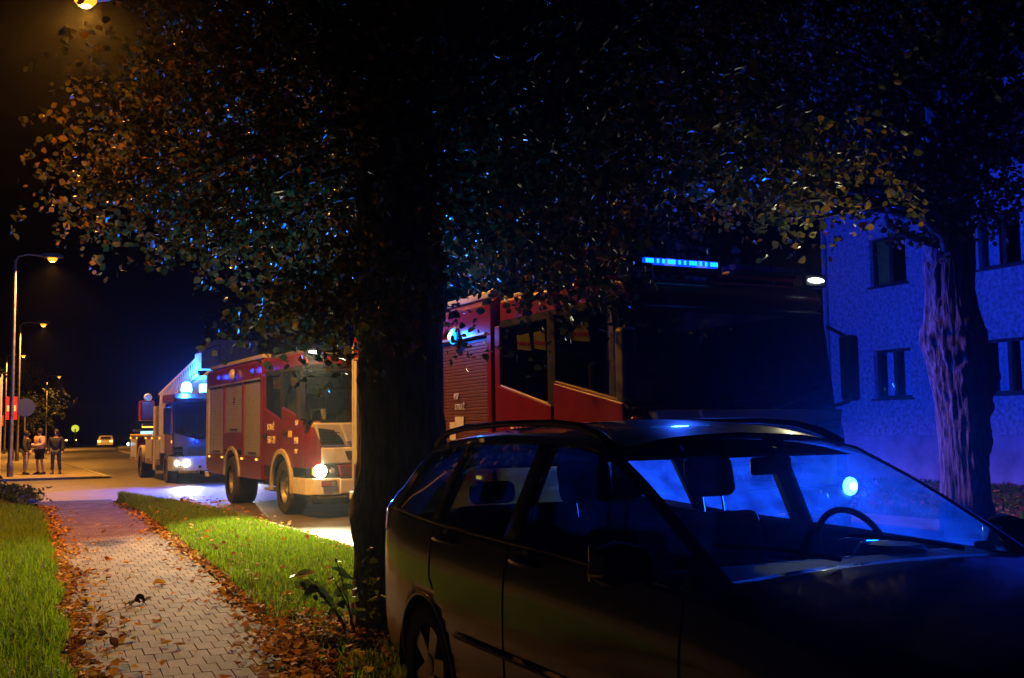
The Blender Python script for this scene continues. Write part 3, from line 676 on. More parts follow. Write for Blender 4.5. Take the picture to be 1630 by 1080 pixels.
# leafy shoots at the foot of the lime tree
sh = empty('leafy_shoots', (2.52, 7.35, 0.02)); tag(sh, 'leafy shoots sprouting at the foot of the dark foreground trunk', 'plant')
SHLEAF = leafmat('shoot_leaf', [(0, (.03, .06, .012)), (1, (.07, .11, .02))], .45, .45)
lmes = []
for q in range(4):
    V, T = leaf_batch(np.array([[0, 0.55 * .085, 0.0]]), 0.085, 0.05, 0.5)
    me = bpy.data.meshes.new('leaf'); me.from_pydata(V.tolist(), [], T.tolist()); me.materials.append(SHLEAF); lmes.append(me)
for s in range(9):
    an = rnd.uniform(2.0, 5.0); h = rnd.uniform(.35, .72); ln = rnd.uniform(.12, .38)
    pts = [(0.1 * math.cos(an), .1 * math.sin(an), 0)] + [((.1 + ln * t) * math.cos(an), (.1 + ln * t) * math.sin(an), h * (t ** .7)) for t in (.35, .7, 1)]
    MB().tube(pts, [.007, .006, .005, .003], 5).build('stem', M_BARK, sh)
    for q in range(9):
        t = .3 + .7 * q / 8; i = min(2, int(t * 3)); u = t * 3 - i; p = Vector(pts[i]).lerp(Vector(pts[i + 1]), u)
        o = bpy.data.objects.new('leaf', rnd.choice(lmes)); COL.objects.link(o); o.parent = sh; o.location = p
        o.rotation_euler = (rnd.gauss(-.5, .35), rnd.gauss(0, .3), rnd.random() * 6.28); s2 = rnd.uniform(.7, 1.5); o.scale = (s2, s2, s2)
gc = []
for i in range(260):
    a = rnd.random() * 6.28; r = math.sqrt(rnd.random()); gc.append((1.3 * r * math.cos(a), 1.75 * r * math.sin(a), .10 + .24 * math.sqrt(max(0, 1 - r * r)) + rnd.gauss(0, .03)))
V, T = leaf_batch(foliage(gc, 24, .07, .04), .06, .8, .5, .2)
tag(npmesh('foliage', V, T, LEAFD, bedp), kind='stuff')
# --- dim trees in the distance
def far_tree(x, y, h, r, label, dens=70):
    t = empty('roadside_tree', (x, y, 0)); tag(t, label, 'tree', 'dim trees along the far road')
    trunk_mesh([(0, 0, -.2), (0, 0, h * .25), (.1, 0, h * .6)], [.3, .24, .1], x, .04, n=20, sub=.4).build('trunk', M_BARK, t, smooth=True, recalc=False)
    cs = []
    for i in range(dens):
        a = rnd.random() * 6.28; z = rnd.random(); q = r * math.sqrt(rnd.random()) * (0.5 + math.sin(math.pi * min(1, z * .9 + .1)) * .6)
        cs.append((q * math.cos(a), q * math.sin(a), h * (.3 + .7 * z)))
    V, T = leaf_batch(foliage(cs, 48, r * .14, .14), .2, .9, .5, .5)
    tag(npmesh('crown', V, T, LEAFD, t), kind='stuff')
for (x, y, h, r, l) in [(-2.0, 62, 8, 3.0, 'dim tree behind the blue round sign and the waiting people'), (-3, 92, 9, 3.6, 'dim tree beyond the third street lamp on the left'),
                        (13.5, 40, 9, 3.4, 'dark tree behind the ladder truck'), (14, 58, 9, 3.5, 'dark tree farther down the road behind the ladder truck'),
                        (16, 26, 8.5, 3.2, 'dark tree behind the middle fire engine'), (22, 100, 10, 4, 'dark tree beside the far bend of the road'), (5, 125, 9, 3.5, 'dim tree left of the last street lamp')]:
    far_tree(x, y, h, r, l)

# ================================================================== STREET LAMPS
LAMPCOL = (1.0, 0.38, 0.045)
def street_lamp(x, y, rz, power, label, arm=1.25, h=7.92):
    t = empty('street_lamp', (x, y, 0), rz); tag(t, label, 'street lamp', 'street lamps along the pavement')
    MB().lathe([(.11, 0), (.11, .5), (.085, .55), (.075, 3), (.055, h - .1), (.05, h)], n=14).build('pole', POLE, t, smooth=True, recalc=False)
    MB().box(.05, .112, -.05, .05, .6, .95).build('service_door', POLE, t, bevel=.01)
    MB().tube([(0, 0, h - .15), (.1, 0, h + .1), (.4, 0, h + .2), (arm - .35, 0, h + .18)], .032, 8).build('arm', POLE, t, smooth=True)
    hd = MB().loft([[(arm + u, w * .15, h + .12 + v) for (u, w, v) in ring] for ring in (
        [(-.42, -.25, .03), (-.42, .25, .03), (-.42, .25, .11), (-.42, -.25, .11)],
        [(-.25, -1, 0), (-.25, 1, 0), (-.25, .7, .16), (-.25, -.7, .16)], [(.2, -1.05, 0), (.2, 1.05, 0), (.2, .7, .17), (.2, -.7, .17)], [(.38, -.6, .03), (.38, .6, .03), (.38, .4, .1), (.38, -.4, .1)])])
    head = hd.build('lamp_head', POLE, t, bevel=.015)
    MB().lathe([(.0, h - .03), (.10, h - .02), (.16, h + .05), (.17, h + .115)], o=(arm, 0, 0), n=18, cap=False).build('bowl', SODIUM, head, smooth=True)
    MB().lathe([(.001, h - .045), (.06, h - .042), (.09, h - .022)], o=(arm, 0, 0), n=14, cap=False).build('lamp_core', SODCORE, head, smooth=True)
    lamp('sodium_light', 'SPOT', t, (arm, 0, h - .09), power, LAMPCOL, (0, 0, -1), 148, .3, .12)
street_lamp(.10, 16.7, 0, 8000, 'nearest sodium street lamp glowing at the top left above the path')
street_lamp(1.25, 42.6, 0, 9000, 'street lamp whose pole rises beside the waiting people')
street_lamp(2.35, 68.4, 0, 9000, 'third street lamp along the left pavement')
street_lamp(2.35, 96.0, 0, 9000, 'fourth street lamp, small and close to the left edge')
street_lamp(7.3, 129.5, 0, 9000, 'farthest street lamp right of the others near the road bend')

# ================================================================== SIGNS, KIOSK, FAR TRAFFIC
BLUES = pm('blue_sign_sheet', (0.015, 0.03, 0.28), 0.4, vary=0.05); REDSIGN = pm('red_sign_sheet', (0.55, 0.02, 0.02), 0.4, vary=0.05)
s = empty('round_road_sign', (2.02, 50.6, 0)); tag(s, 'round blue road sign on a grey post above the waiting people', 'sign')
MB().tube([(0, .05, 0), (0, .05, 3.05)], .035, 10).build('post', POLE, s)
MB().lathe([(.0, -.01), (.38, -.01), (.40, .0), (.40, .02), (.0, .02)], 'y', (0, 0, 2.7), 32, cap=False).build('disc', BLUES, s)
s = empty('no_entry_sign', (1.42, 48.6, 0)); tag(s, 'red sign with a white bar on a post at the left edge', 'sign')
MB().tube([(0, .05, 0), (0, .05, 3.2)], .05, 10).build('post', POLE, s)
MB().box(-.22, .22, -.01, .02, 2.15, 3.1).build('plate', REDSIGN, s, bevel=.006); MB().box(-.17, .17, -.016, -.011, 2.5, 2.75).build('white_bar', LETTER, s)
s = empty('banner_post', (.95, 44.4, 0)); tag(s, 'tall narrow white banner post at the very left edge', 'banner')
MB().tube([(0, 0, 0), (0, 0, 3.8)], .03, 8).build('post', WHITE, s)
MB().prism([(-.02, .4), (-.28, .5), (-.25, 3.4), (.0, 3.75)], 'y', -.008, .008).build('cloth', WHITE, s)
k = empty('kiosk', (.4, 58.0, 0)); tag(k, 'small lit kiosk with an orange-red fascia behind the road signs', 'kiosk')
KW = pm('kiosk_wall', (.3, .22, .15), .8, vary=.2); KF = emit('lit_fascia', (1.0, .13, .02), .8); KWIN = emit('lit_kiosk_window', (1.0, .45, .05), 2.2)
mb = MB(); mb.box(-3.5, .5, 0, 3, 0, .9); mb.box(-3.5, .5, 0.001, 3, 1.95, 2.75); mb.box(-3.5, .15, 0.05, 3, .9, 1.95); mb.box(.42, .5, 0, 3, .9, 1.95); mb.build('wall', KW, k)
MB().box(-3.6, .95, -.15, -.03, 1.98, 2.5).build('fascia', KF, k, bevel=.02); MB().box(.16, .41, .04, .049, .92, 1.93).build('window', KWIN, k)
MB().box(-3.8, 1.0, -.3, 3.2, 2.76, 2.88).build('roof', DARK, k)
def box_car(name, x, y, rz, label, paint, lights, front=False):
    t = empty(name, (x, y, ROADZ), rz); tag(t, label, 'car', 'cars far down the road')
    side = [(0, .35), (0, .75), (.15, .88), (.95, .98), (1.45, 1.40), (2.6, 1.45), (3.5, 1.05), (4.2, .98), (4.35, .6), (4.3, .3), (.05, .28)]
    rings = []
    for xx, sc in ((-.88, .93), (-.80, 1), (.80, 1), (.88, .93)):
        rings.append([(xx * (1 if z < 1.0 else .84), yy, z * sc if z > 1.0 else z) for yy, z in side])
    MB().loft(rings).build('body', paint, t, bevel=.03)
    MB().prism([(-.58, 1.03), (.58, 1.03), (.52, 1.33), (-.52, 1.33)], 'y', .9, 3.7).build('window_glass', BLACK, t)
    for sx in (-1, 1):
        MB().box(sx * .66 - .16, sx * .66 + .16, -.03, .1, .68, .86).build('lamp', lights, t, bevel=.02)
        for yy in (.75, 3.5):
            w = MB().lathe([(.2, -.1), (.31, -.1), (.31, .1), (.2, .1)], 'x', (sx * .76, yy, .31), 18).build('wheel', RUBBER, t)
    MB().box(-.26, .26, -.02, .01, .6, .71).build('number_plate', LETTER, t)
box_car('sedan', 14.2, 136, R(-8), 'white sedan with its tail lamps on, driving away down the far road', WHITE, TAILY)
box_car('hatchback', 9.6, 168, R(-14), 'far car with red tail lamps beside the yellow crossing sign', DARK, TAIL)
box_car('hatchback', 13.6, 178, R(-14), 'far car with orange lamps between the crossing sign and the white sedan', DARK, TAILY)
box_car('hatchback', 7.3, 160, R(-12), 'leftmost far car with dim red lamps', DARK, TAIL)
s = empty('crossing_sign', (12.6, 158, 0)); tag(s, 'round yellow-green sign on a white post far down the road', 'sign')
MB().tube([(0, .05, 0), (0, .05, 2.3)], .12, 8).build('post', WHITE, s); MB().lathe([(0, -.02), (.5, -.02), (.5, .03), (0, .03)], 'y', (0, 0, 2.35), 24, cap=False).build('disc', emit('lit_yellow_sign', (.75, .8, .05), .9), s)
s = empty('square_road_sign', (8.6, 66, 0)); tag(s, 'small square blue road sign left of the ladder truck', 'sign')
MB().tube([(0, .05, 0), (0, .05, 2.3)], .04, 8).build('post', POLE, s); MB().box(-.32, .32, -.01, .02, 1.55, 2.25).build('plate', BLUES, s); MB().box(-.22, .22, -.016, -.011, 1.62, 1.78).build('white_panel', LETTER, s)

# ================================================================== PEOPLE
SKIN = pm('skin', (.42, .25, .18), .6, vary=.1); HAIRM = pm('dark_hair', (.02, .014, .01), .7, vary=.3)
def skinned(name, mat, parent, verts, edges, rads, sub=1):
    me = bpy.data.meshes.new(name); me.from_pydata(verts, edges, [])
    o = meshobj(name, me, mat, parent); md = o.modifiers.new('skin', 'SKIN'); md.use_smooth_shade = True
    if not me.skin_vertices: 
        bpy.context.view_layer.objects.active = o; bpy.ops.mesh.customdata_skin_add()
    for i, r in enumerate(rads):
        me.skin_vertices[0].data[i].radius = r if isinstance(r, tuple) else (r, r); me.skin_vertices[0].data[i].use_root = (i == 0)
    sb = o.modifiers.new('sub', 'SUBSURF'); sb.levels = sub; sb.render_levels = sub
    return o
def person(x, y, rz, h, label, top, bottom, long_legs, hood=None, bag=None, arms='phone', hair=HAIRM):
    p = empty('person', (x, y, .03), rz); tag(p, label, 'person', 'people waiting on the far pavement'); k = h / 1.75
    def S(v): return [(a * k, b2 * k, c * k) for a, b2, c in v]
    # joints: facing -y
    J = [(0, 0, .95), (0, .0, 1.15), (0, .01, 1.38), (0, 0, 1.50), (0, -.015, 1.60), (0, -.02, 1.70),
         (-.10, 0, .90), (-.12, -.02, .50), (-.13, .02, .09), (-.14, -.12, .04),
         (.10, 0, .90), (.12, .03, .50), (.14, .10, .09), (.15, -.03, .04)]
    if arms == 'phone': A = [(-.19, 0, 1.40), (-.26, -.02, 1.13), (-.14, -.26, 1.14), (-.10, -.34, 1.17), (.19, 0, 1.40), (.26, -.02, 1.13), (.14, -.26, 1.12), (.10, -.34, 1.15)]
    else: A = [(-.19, 0, 1.40), (-.27, .0, 1.12), (-.27, -.08, .90), (-.27, -.11, .80), (.19, 0, 1.40), (.27, 0, 1.12), (.27, -.08, .90), (.27, -.11, .80)]
    E = [(0, 1), (1, 2), (2, 3), (3, 4), (4, 5), (0, 6), (6, 7), (7, 8), (8, 9), (0, 10), (10, 11), (11, 12), (12, 13), (2, 14), (14, 15), (15, 16), (16, 17), (2, 18), (18, 19), (19, 20), (20, 21)]
    rd = [(.13, .10), (.13, .10), (.14, .10), .05, (.075, .09), (.06, .075), .08, .055, .035, .03, .08, .055, .035, .03, .06, .042, .032, .04, .06, .042, .032, .04]
    skinned('body', SKIN, p, S(J + A), E, [tuple(q * k for q in (r if isinstance(r, tuple) else (r, r))) for r in rd], 2)
    jk = J[:3] + A[0:3] + A[4:7]; jk[0] = (0, 0, .88)
    ex = hood or 0.03
    skinned('jacket', top, p, S(jk), [(0, 1), (1, 2), (2, 3), (3, 4), (4, 5), (2, 6), (6, 7), (7, 8)],
            [tuple(q * k for q in r) for r in [(.165 + ex, .135 + ex), (.17 + ex, .14 + ex), (.165 + ex, .13 + ex), (.08 + ex, .08 + ex), (.05 + ex, .05 + ex), (.04 + ex * .6,) * 2, (.08 + ex, .08 + ex), (.05 + ex, .05 + ex), (.04 + ex * .6,) * 2]], 2)
    end = .12 if long_legs else .5
    def leg(a, b2, c):
        if long_legs: return [a, b2, (c[0], c[1], .13)]
        return [a, (b2[0], b2[1], .56)]
    L1, L2 = leg(J[6], J[7], J[8]), leg(J[10], J[11], J[12]); n = len(L1)
    vv = [(0, 0, .95)] + L1 + L2; ee = [(0, 1)] + [(i, i + 1) for i in range(1, n)] + [(0, n + 1)] + [(i, i + 1) for i in range(n + 1, 2 * n)]
    rr = [(.15, .12)] + ([(.10, .10), (.075, .075), (.065, .065)] if long_legs else [(.11, .11), (.115, .115)]) * 2
    skinned('trousers' if long_legs else 'shorts', bottom, p, S(vv), ee, [tuple(q * k for q in r) for r in rr], 2)
    for j in (8, 12):
        q = J[j]
        MB().loft([[(k * (q[0] + a), k * (q[1] + yy), k * zz) for a, zz in ((-.05 * w, -.0), (.05 * w, -.0), (.045 * w, hh), (-.045 * w, hh))] for yy, w, hh in ((.08, .8, .08), (.03, 1, .12), (-.06, 1, .1), (-.15, 1, .06), (-.20, .6, .03))]).build('shoe', BLACK, p, bevel=.012)
    # hair cap and face
    MB().lathe([(.0, .128), (.05, .118), (.085, .085), (.10, .03), (.10, -.03), (.085, -.07)], o=(0, .012 * k, 1.66 * k), n=16, cap=False).build('hair', hair, p, smooth=True)
    f = MB(); f.loft([[(a * .012, -.105 * k - .02 * d, 1.655 * k + zz) for a in (-1, 1)] + [(0, -.09 * k - .045 * d, 1.655 * k + zz)] for zz, d in ((.02, .3), (-.02, 1), (-.03, .8))]).build('nose', SKIN, p)
    if bag:
        MB().loft([[(k * a * w, k * (.14 + d * b2), k * zz) for a, b2 in ((-1, 0), (1, 0), (.9, 1), (-.9, 1))] for zz, w, d in ((.98, .15, .16), (1.05, .17, .2), (1.3, .16, .18), (1.42, .1, .08))]).build('backpack', bag, p, bevel=.03)
    if arms == 'phone': MB().box(-.05 * k, .05 * k, -.38 * k, -.365 * k, 1.14 * k, 1.28 * k).build('phone', BLACK, p)
    return p
DKJ = pm('dark_jacket', (.025, .028, .022), .85, vary=.2); NAVY = pm('navy_jacket', (.012, .014, .03), .85, vary=.2); PINKH = pm('pale_hooded_top', (.55, .36, .30), .85, vary=.1)
JEANS = pm('jeans', (.06, .065, .09), .9, vary=.2); BEIGE = pm('pale_trousers', (.42, .38, .34), .9, vary=.1); BLK = pm('black_shorts', (.01, .01, .012), .9, vary=.2)
person(1.85, 44.4, R(70), 1.62, 'person in a dark jacket and pale trousers at the left of the group', DKJ, BEIGE, True, arms='down')
person(2.28, 44.0, R(-65), 1.70, 'person in a pale hooded top and black shorts looking at a phone', PINKH, BLK, False, hood=.045)
person(2.85, 44.0, R(-20), 1.66, 'person in a navy jacket with a dark backpack at the right of the group', NAVY, JEANS, True, bag=BLACK, arms='down')
# ================================================================== FIRE ENGINES
def wheel(parent, x, y, r, w, sx):
    """sx: outward side (-1 left, +1 right)"""
    t = MB().lathe([(r * .60, -w / 2), (r * .93, -w / 2), (r, -w * .36), (r, w * .36), (r * .93, w / 2), (r * .60, w / 2)], 'x', (0, 0, 0), 36, cap=False)
    e = empty('wheel', (x, y, r), 0, parent)
    t.build('tyre', RUBBER, e, smooth=False)
    MB().lathe([(.0, w * .10), (r * .2, w * .10), (r * .22, w * .30), (r * .30, w * .32), (r * .34, w * .12), (r * .52, w * .06), (r * .58, w * .36), (r * .615, w * .4)], 'x', (0, 0, 0), 28, cap=False).build('rim', RIM, e, smooth=False)
    if sx < 0: e.rotation_euler = (0, 0, math.pi)
    nuts = MB()
    for k in range(8):
        a = k * math.pi / 4; nuts.lathe([(.022, w * .1), (.022, w * .2), (.012, w * .22)], 'x', (0, r * .41 * math.cos(a), r * .41 * math.sin(a)), 6)
    nuts.build('wheel_nuts', YELLOW, e)
    return e
def arc(yc, zc, r, a0, a1, n=10):
    return [(yc + r * math.cos(R(a0 + (a1 - a0) * i / n)), zc + r * math.sin(R(a0 + (a1 - a0) * i / n))) for i in range(n + 1)]
def shutter(parent, x, y0, y1, z0, z1, mat, sgn):
    mb = MB(); n = max(4, int((z1 - z0) / .04)); h = (z1 - z0) / n; V = []; F = []
    for i in range(n):
        for (dz, dx) in ((0, 0), (h * .12, .010), (h * .8, .010), (h * .95, 0)):
            V += [(x + sgn * dx, y0, z0 + i * h + dz), (x + sgn * dx, y1, z0 + i * h + dz)]
    F = [(2 * i, 2 * i + 1, 2 * i + 3, 2 * i + 2) for i in range(len(V) // 2 - 1)]
    o = mb.add(V, F).build('roller_shutter', mat, parent)
    MB().box(min(x + sgn * .005, x + sgn * .03), max(x + sgn * .005, x + sgn * .03), (y0 + y1) / 2 - .3, (y0 + y1) / 2 + .3, z0 + .05, z0 + .085).build('pull_bar', BLACK, o)
    return o
def strobe(parent, x, y, z, face, power, color, mat, angle=150, size=.07, d=None, name='side_strobe'):
    e = empty(name, (x, y, z), 0, parent)
    dx, dy = {'left': (-1, 0), 'right': (1, 0), 'front': (0, -1)}[face]
    ax = 'x' if dx else 'y'; s = dx or dy
    MB().lathe([(size * 1.25, 0), (size * 1.25, s * .02), (size * 1.0, s * .03)], ax, (0, 0, 0), 14).build('bezel', BLACK, e)
    MB().lathe([(size, s * .025), (size * .95, s * .05), (size * .6, s * .07), (0.001, s * .078)], ax, (0, 0, 0), 14).build('lens', mat, e, smooth=True)
    MB().lathe([(size * .5, s * .06), (size * .4, s * .085), (0.001, s * .095)], ax, (0, 0, 0), 12).build('core', BLUECORE if mat in (BLUEHOT, CYANL) else BLUEL, e, smooth=True)
    if power: lamp('strobe_light', 'SPOT', e, (dx * .16, dy * .16, 0.0), power, color, d or (dx, dy, 0), angle, .3, .05)
    if power and face == 'left': lamp('added_blue_spill', 'POINT', e, (dx * .14, dy * .14, 0.02), min(power * .04, 22), color, radius=.05)
    return e
def fire_engine(root, side_mat, head_on, lit):
    W = 1.25
    # chassis
    mb = MB(); mb.box(-.42, -.34, .3, 7.9, .72, .98); mb.box(.34, .42, .3, 7.9, .72, .98); mb.box(-.34, .34, .4, .55, .74, .95); mb.box(-.34, .34, 7.6, 7.75, .74, .95)
    mb.box(-1.0, 1.0, 1.55, 1.66, .47, .6); mb.box(-1.0, 1.0, 5.45, 5.56, .47, .6); mb.box(-1.05, -.45, 2.7, 3.6, .5, .95); mb.box(.45, 1.05, 2.7, 3.6, .5, .95); mb.box(-.3, .3, 1.0, 2.4, .6, 1.1)
    mb.build('chassis', BLACK, root, bevel=.01)
    for sx in (-1, 1):
        wheel(root, sx * 1.04, 1.6, .53, .34, sx); wheel(root, sx * 1.03, 5.5, .53, .5, sx)
    # ---- crew cab
    cab = empty('cab', (0, 0, 0), 0, root)
    mb = MB(); mb.box(-1.18, 1.18, .3, 2.95, 1.16, 1.22); mb.box(-1.2, 1.2, 2.9, 2.97, .95, 2.75); mb.box(-1.0, 1.0, .32, .42, .95, 1.6); mb.build('cab_floor', DARK, cab)
    MB().prism([(.34, 2.72), (.26, 2.82), (.36, 2.96), (.75, 3.04), (2.97, 3.06), (2.97, 2.72)], 'x', -1.19, 1.19).build('cab_roof', RED, cab, bevel=.06, seg=3, smooth=True)
    for sx in (-1, 1):
        x0, x1 = (-W, -W + .03) if sx < 0 else (W - .03, W)
        fd = MB().prism([(.30, .92), (.30, 1.80), (1.60, 2.04)] + [(1.60, 1.17)] + arc(1.6, .53, .64, 92, 142, 8) + [(1.09, .92)], 'x', x0, x1).build('front_door', RED, cab, bevel=.012)
        rd = MB().prism([(1.66, 1.17), (1.66, 1.80), (2.90, 2.06), (2.90, .92), (2.11, .92)] + arc(1.6, .53, .64, 38, 85, 8), 'x', x0, x1).build('rear_door', RED, cab, bevel=.012)
        xh = sx * W
        for d, yy, zz in ((fd, 1.35, 1.55), (rd, 2.75, 1.5)):
            MB().box(min(xh, xh + sx * .04), max(xh, xh + sx * .04), yy - .11, yy + .11, zz - .03, zz + .03).build('door_handle', BLACK, d, bevel=.01)
            MB().box(min(xh + sx * .001, xh + sx * .006), max(xh + sx * .001, xh + sx * .006), yy - .13, yy + .13, zz - .05, zz + .05).build('handle_recess', BLACK, d)
        # bright weather strip on the sloping window sills
        for (ya, za, yb, zb, d) in ((.32, 1.815, 1.58, 2.05, fd), (1.68, 1.815, 2.88, 2.07, rd)):
            MB().tube([(xh - sx * .02, ya, za), (xh - sx * .02, yb, zb)], .013, 6).build('sill_trim', RED, d)
        # pillars
        MB().prism([(1.57, 1.8), (1.73, 1.8), (1.73, 2.74), (1.57, 2.74)], 'x', x0 + sx * -.01, x1 + sx * -.012).build('door_pillar', DARK, cab)
        MB().prism([(2.84, .93), (2.97, .93), (2.97, 2.74), (2.84, 2.74)], 'x', x0 + sx * -.006, x1 + sx * -.008).build('rear_pillar', RED, cab, bevel=.01)
        MB().prism([(.22, 1.72), (.34, 1.78), (.50, 2.74), (.36, 2.74)], 'x', x0 - sx * .012, x1 - sx * .012).build('front_pillar', DARK, cab, bevel=.01)
        # glass
        MB().prism([(.36, 1.80), (1.57, 2.02), (1.57, 2.72), (.50, 2.72)], 'x', sx * (W - .03), sx * (W - .036)).build('side_window', TGLASS, cab)
        MB().prism([(1.73, 1.82), (2.84, 2.05), (2.84, 2.72), (1.73, 2.72)], 'x', sx * (W - .03), sx * (W - .036)).build('side_window', TGLASS, cab)
        MB().prism([(.30, 2.71), (2.9, 2.71), (2.9, 2.80), (.34, 2.80)], 'x', sx * (W - .045), sx * (W - .09)).build('window_header', DARK, cab)
        # wheel arch trim
        a = arc(1.6, .53, .63, -8, 188, 20); b2 = arc(1.6, .53, .73, -8, 188, 20)
        MB().prism(a + b2[::-1], 'x', sx * (W - .03), sx * (W + .035)).build('wheel_arch', CREAM, cab, bevel=.012)
        # step behind the front wheel
        MB().box(min(sx * .95, sx * 1.22), max(sx * .95, sx * 1.22), 2.3, 2.9, .42, .47).build('step', ALU, cab); MB().box(min(sx * .95, sx * 1.22), max(sx * .95, sx * 1.22), 2.3, 2.9, .70, .92).build('step_box', BLACK, cab)
        # rounded red front corners
        cp = [(sx * W, .30), (sx * 1.245, .16), (sx * 1.19, .05), (sx * 1.08, -.01), (sx * .98, -.025), (sx * .98, .30)]
        rings = []
        for z, in_ in ((.92, 0), (1.2, 0), (1.5, .02), (1.66, .07), (1.76, .16)):
            rings.append([(xx - sx * in_ * .5 if abs(xx) > 1 else xx, yy + in_ * .55, z) for xx, yy in cp])
        MB().loft(rings).build('corner_panel', RED, cab, smooth=False, bevel=.01)
        # mirror
        mr = empty('mirror', (sx * 1.33, .12, 2.15), 0, cab)
        MB().box(-.075, .075, -.09, .06, -.34, .32).build('housing', BLACK, mr, bevel=.035, seg=3)
        MB().tube([(0, 0, .3), (-sx * .14, .14, .42)], .02, 6).build('bracket', BLACK, mr); MB().tube([(0, 0, -.34), (-sx * .14, .14, -.40)], .02, 6).build('bracket', BLACK, mr)
        # roof-corner working lamp
        wl_ = empty('corner_lamp', (sx * 1.05, .30, 3.02), 0, cab)
        MB().box(-.14, .14, -.06, .12, -.06, .08).build('housing', BLACK, wl_, bevel=.02)
        on = (sx < 0 and lit == 'middle') or (sx > 0 and lit == 'front')
        MB().loft([[(.10 * c, -.062 - q, .025 * s2 + .01) for c, s2 in [(math.cos(R(30 * k)), math.sin(R(30 * k))) for k in range(12)]] for q in (0, .015)]).build('lens', COOLW if on else CLEARLENS, wl_)
        if on: lamp('lamp_light', 'SPOT', wl_, (0, -.1, .01), 9000 if lit == 'middle' else 60, (1.0, .92, .50), (-1.4, -2.8, -2.0) if sx < 0 else (-.3, -1, .4), 64 if sx < 0 else 160, 1.0, .05)
    # windscreen
    WS = [(-1.13, .06, 1.72), (1.13, .06, 1.72), (1.10, .33, 2.73), (-1.10, .33, 2.73)]
    g = MB(); k = []
    for t in np.linspace(-1, 1, 9):
        bow = .10 * (1 - t * t); k.append([(1.17 * t, .16 - bow, 1.72), (1.14 * t, .42 - bow, 2.74)])
    g.loft([[a, b2] for a, b2 in k], cap=False, closed=False).build('windscreen', TGLASS, cab, smooth=True)
    mb = MB()
    for t0, t1 in zip(np.linspace(-1, 1, 9)[:-1], np.linspace(-1, 1, 9)[1:]):
        f = lambda t, z, o: (1.18 * t, (.17 if z < 2 else .40) - .10 * (1 - t * t) + o, z)
        mb.add([f(t0, 2.66, -.02), f(t1, 2.66, -.02), f(t1, 2.80, .0), f(t0, 2.80, .0)], [(0, 1, 2, 3)])
    mb.build('windscreen_header', BLACK, cab, recalc=False)
    # sun visor
    MB().prism([(.20, 2.66), (.32, 2.70), (.34, 2.74), (.18, 2.69)], 'x', -1.08, 1.08).build('sun_visor', BLACK, cab, bevel=.006)
    for xw in (-.55, .25):
        MB().tube([(xw, .06, 1.72), (xw + .35, .09, 1.80), (xw + .62, .12, 1.92)], .012, 6).build('wiper', BLACK, cab)
    # ---- front mask
    fr = empty('front_mask', (0, 0, 0), 0, root)
    MB().prism([(-.98, 1.28), (.98, 1.28), (1.06, 1.50), (1.12, 1.73), (-1.12, 1.73), (-1.06, 1.50)], 'y', -.02, .16).build('bonnet_panel', SILVER, fr, bevel=.03, seg=3)
    MB().prism([(-.52, 1.38), (.52, 1.38), (.66, 1.73), (-.66, 1.73)], 'y', -.065, -.015).build('bonnet_bulge', SILVER, fr, bevel=.025, seg=3)
    for sx in (-1, 1):
        P = [(sx * 1.00, 1.34), (sx * .56, 1.34), (sx * .60, 1.42), (sx * .76, 1.60), (sx * 1.06, 1.64)]
        o = MB().prism(P, 'y', -.04, .0).build('upper_grille', BLACK, fr, bevel=.01)
        for q in range(4): MB().box(min(sx * .66, sx * 1.0), max(sx * .66, sx * 1.0), -.052, -.041, 1.375 + q * .055, 1.395 + q * .055).build('slat', DARK, o)
    MB().prism([(-1.0, .99), (1.0, .99), (1.0, 1.29), (-1.0, 1.29)], 'y', -.035, .14).build('lower_mask', WHITE, fr, bevel=.03, seg=3)
    gl = MB().prism([(-.50, 1.06), (.50, 1.06), (.56, 1.22), (-.56, 1.22)], 'y', -.05, -.03).build('lower_grille', BLACK, fr, bevel=.008)
    for i in range(12):
        for j in range(2):
            MB().lathe([(.036, -.062), (.03, -.056), (.03, -.049)], 'y', (-.46 + i * .084 + (.042 if j else 0), 0, 1.105 + j * .07), 6, cap=False).build('grille_cell', CHROME, gl)
    lettering('SCANIA', .16, LETTER, fr, (0, -.066, 1.47), 'front', .008)
    # bumper
    bu = empty('bumper', (0, 0, 0), 0, root)
    MB().prism([(-.66, .76), (.66, .76), (.72, .97), (-.72, .97)], 'y', -.12, .15).build('winch_cover', RED, bu, bevel=.03)
    MB().lathe([(.07, -.14), (.07, -.10), (.03, -.10)], 'y', (-.32, 0, .86), 16).build('winch_eye', BLACK, bu); MB().lathe([(.07, -.14), (.07, -.10), (.03, -.10)], 'y', (.32, 0, .86), 16).build('winch_eye', BLACK, bu)
    for sx in (-1, 1):
        rings = []
        for (xx, yy) in ((sx * .66, -.12), (sx * .98, -.10), (sx * 1.15, -.02), (sx * 1.24, .14), (sx * 1.25, .85)):
            rings.append([(xx, yy, .44), (xx, yy, .74), (xx * .94, yy + .12, .74), (xx * .94, yy + .12, .44)])
        MB().loft(rings).build('bumper_end', WHITE, bu, bevel=.02)
        rings = []
        for (xx, yy) in ((sx * .70, -.06), (sx * .98, -.05), (sx * 1.14, .02), (sx * 1.22, .16)):
            rings.append([(xx, yy, .745), (xx, yy, .99), (xx * .94, yy + .1, .99), (xx * .94, yy + .1, .745)])
        hl = MB().loft(rings).build('headlight', BLACK, bu, bevel=.01)
        e = MB().lathe([(.001, -.085), (.08, -.08), (.115, -.06), (.12, -.02)], 'y', (sx * 1.02, -.005, .87), 18).build('lens', HEAD if head_on else CLEARLENS, hl, smooth=True)
        MB().lathe([(.001, -.065), (.05, -.06), (.062, -.045), (.065, -.02)], 'y', (sx * .80, .0, .87), 16).build('lens', CLEARLENS, hl, smooth=True)
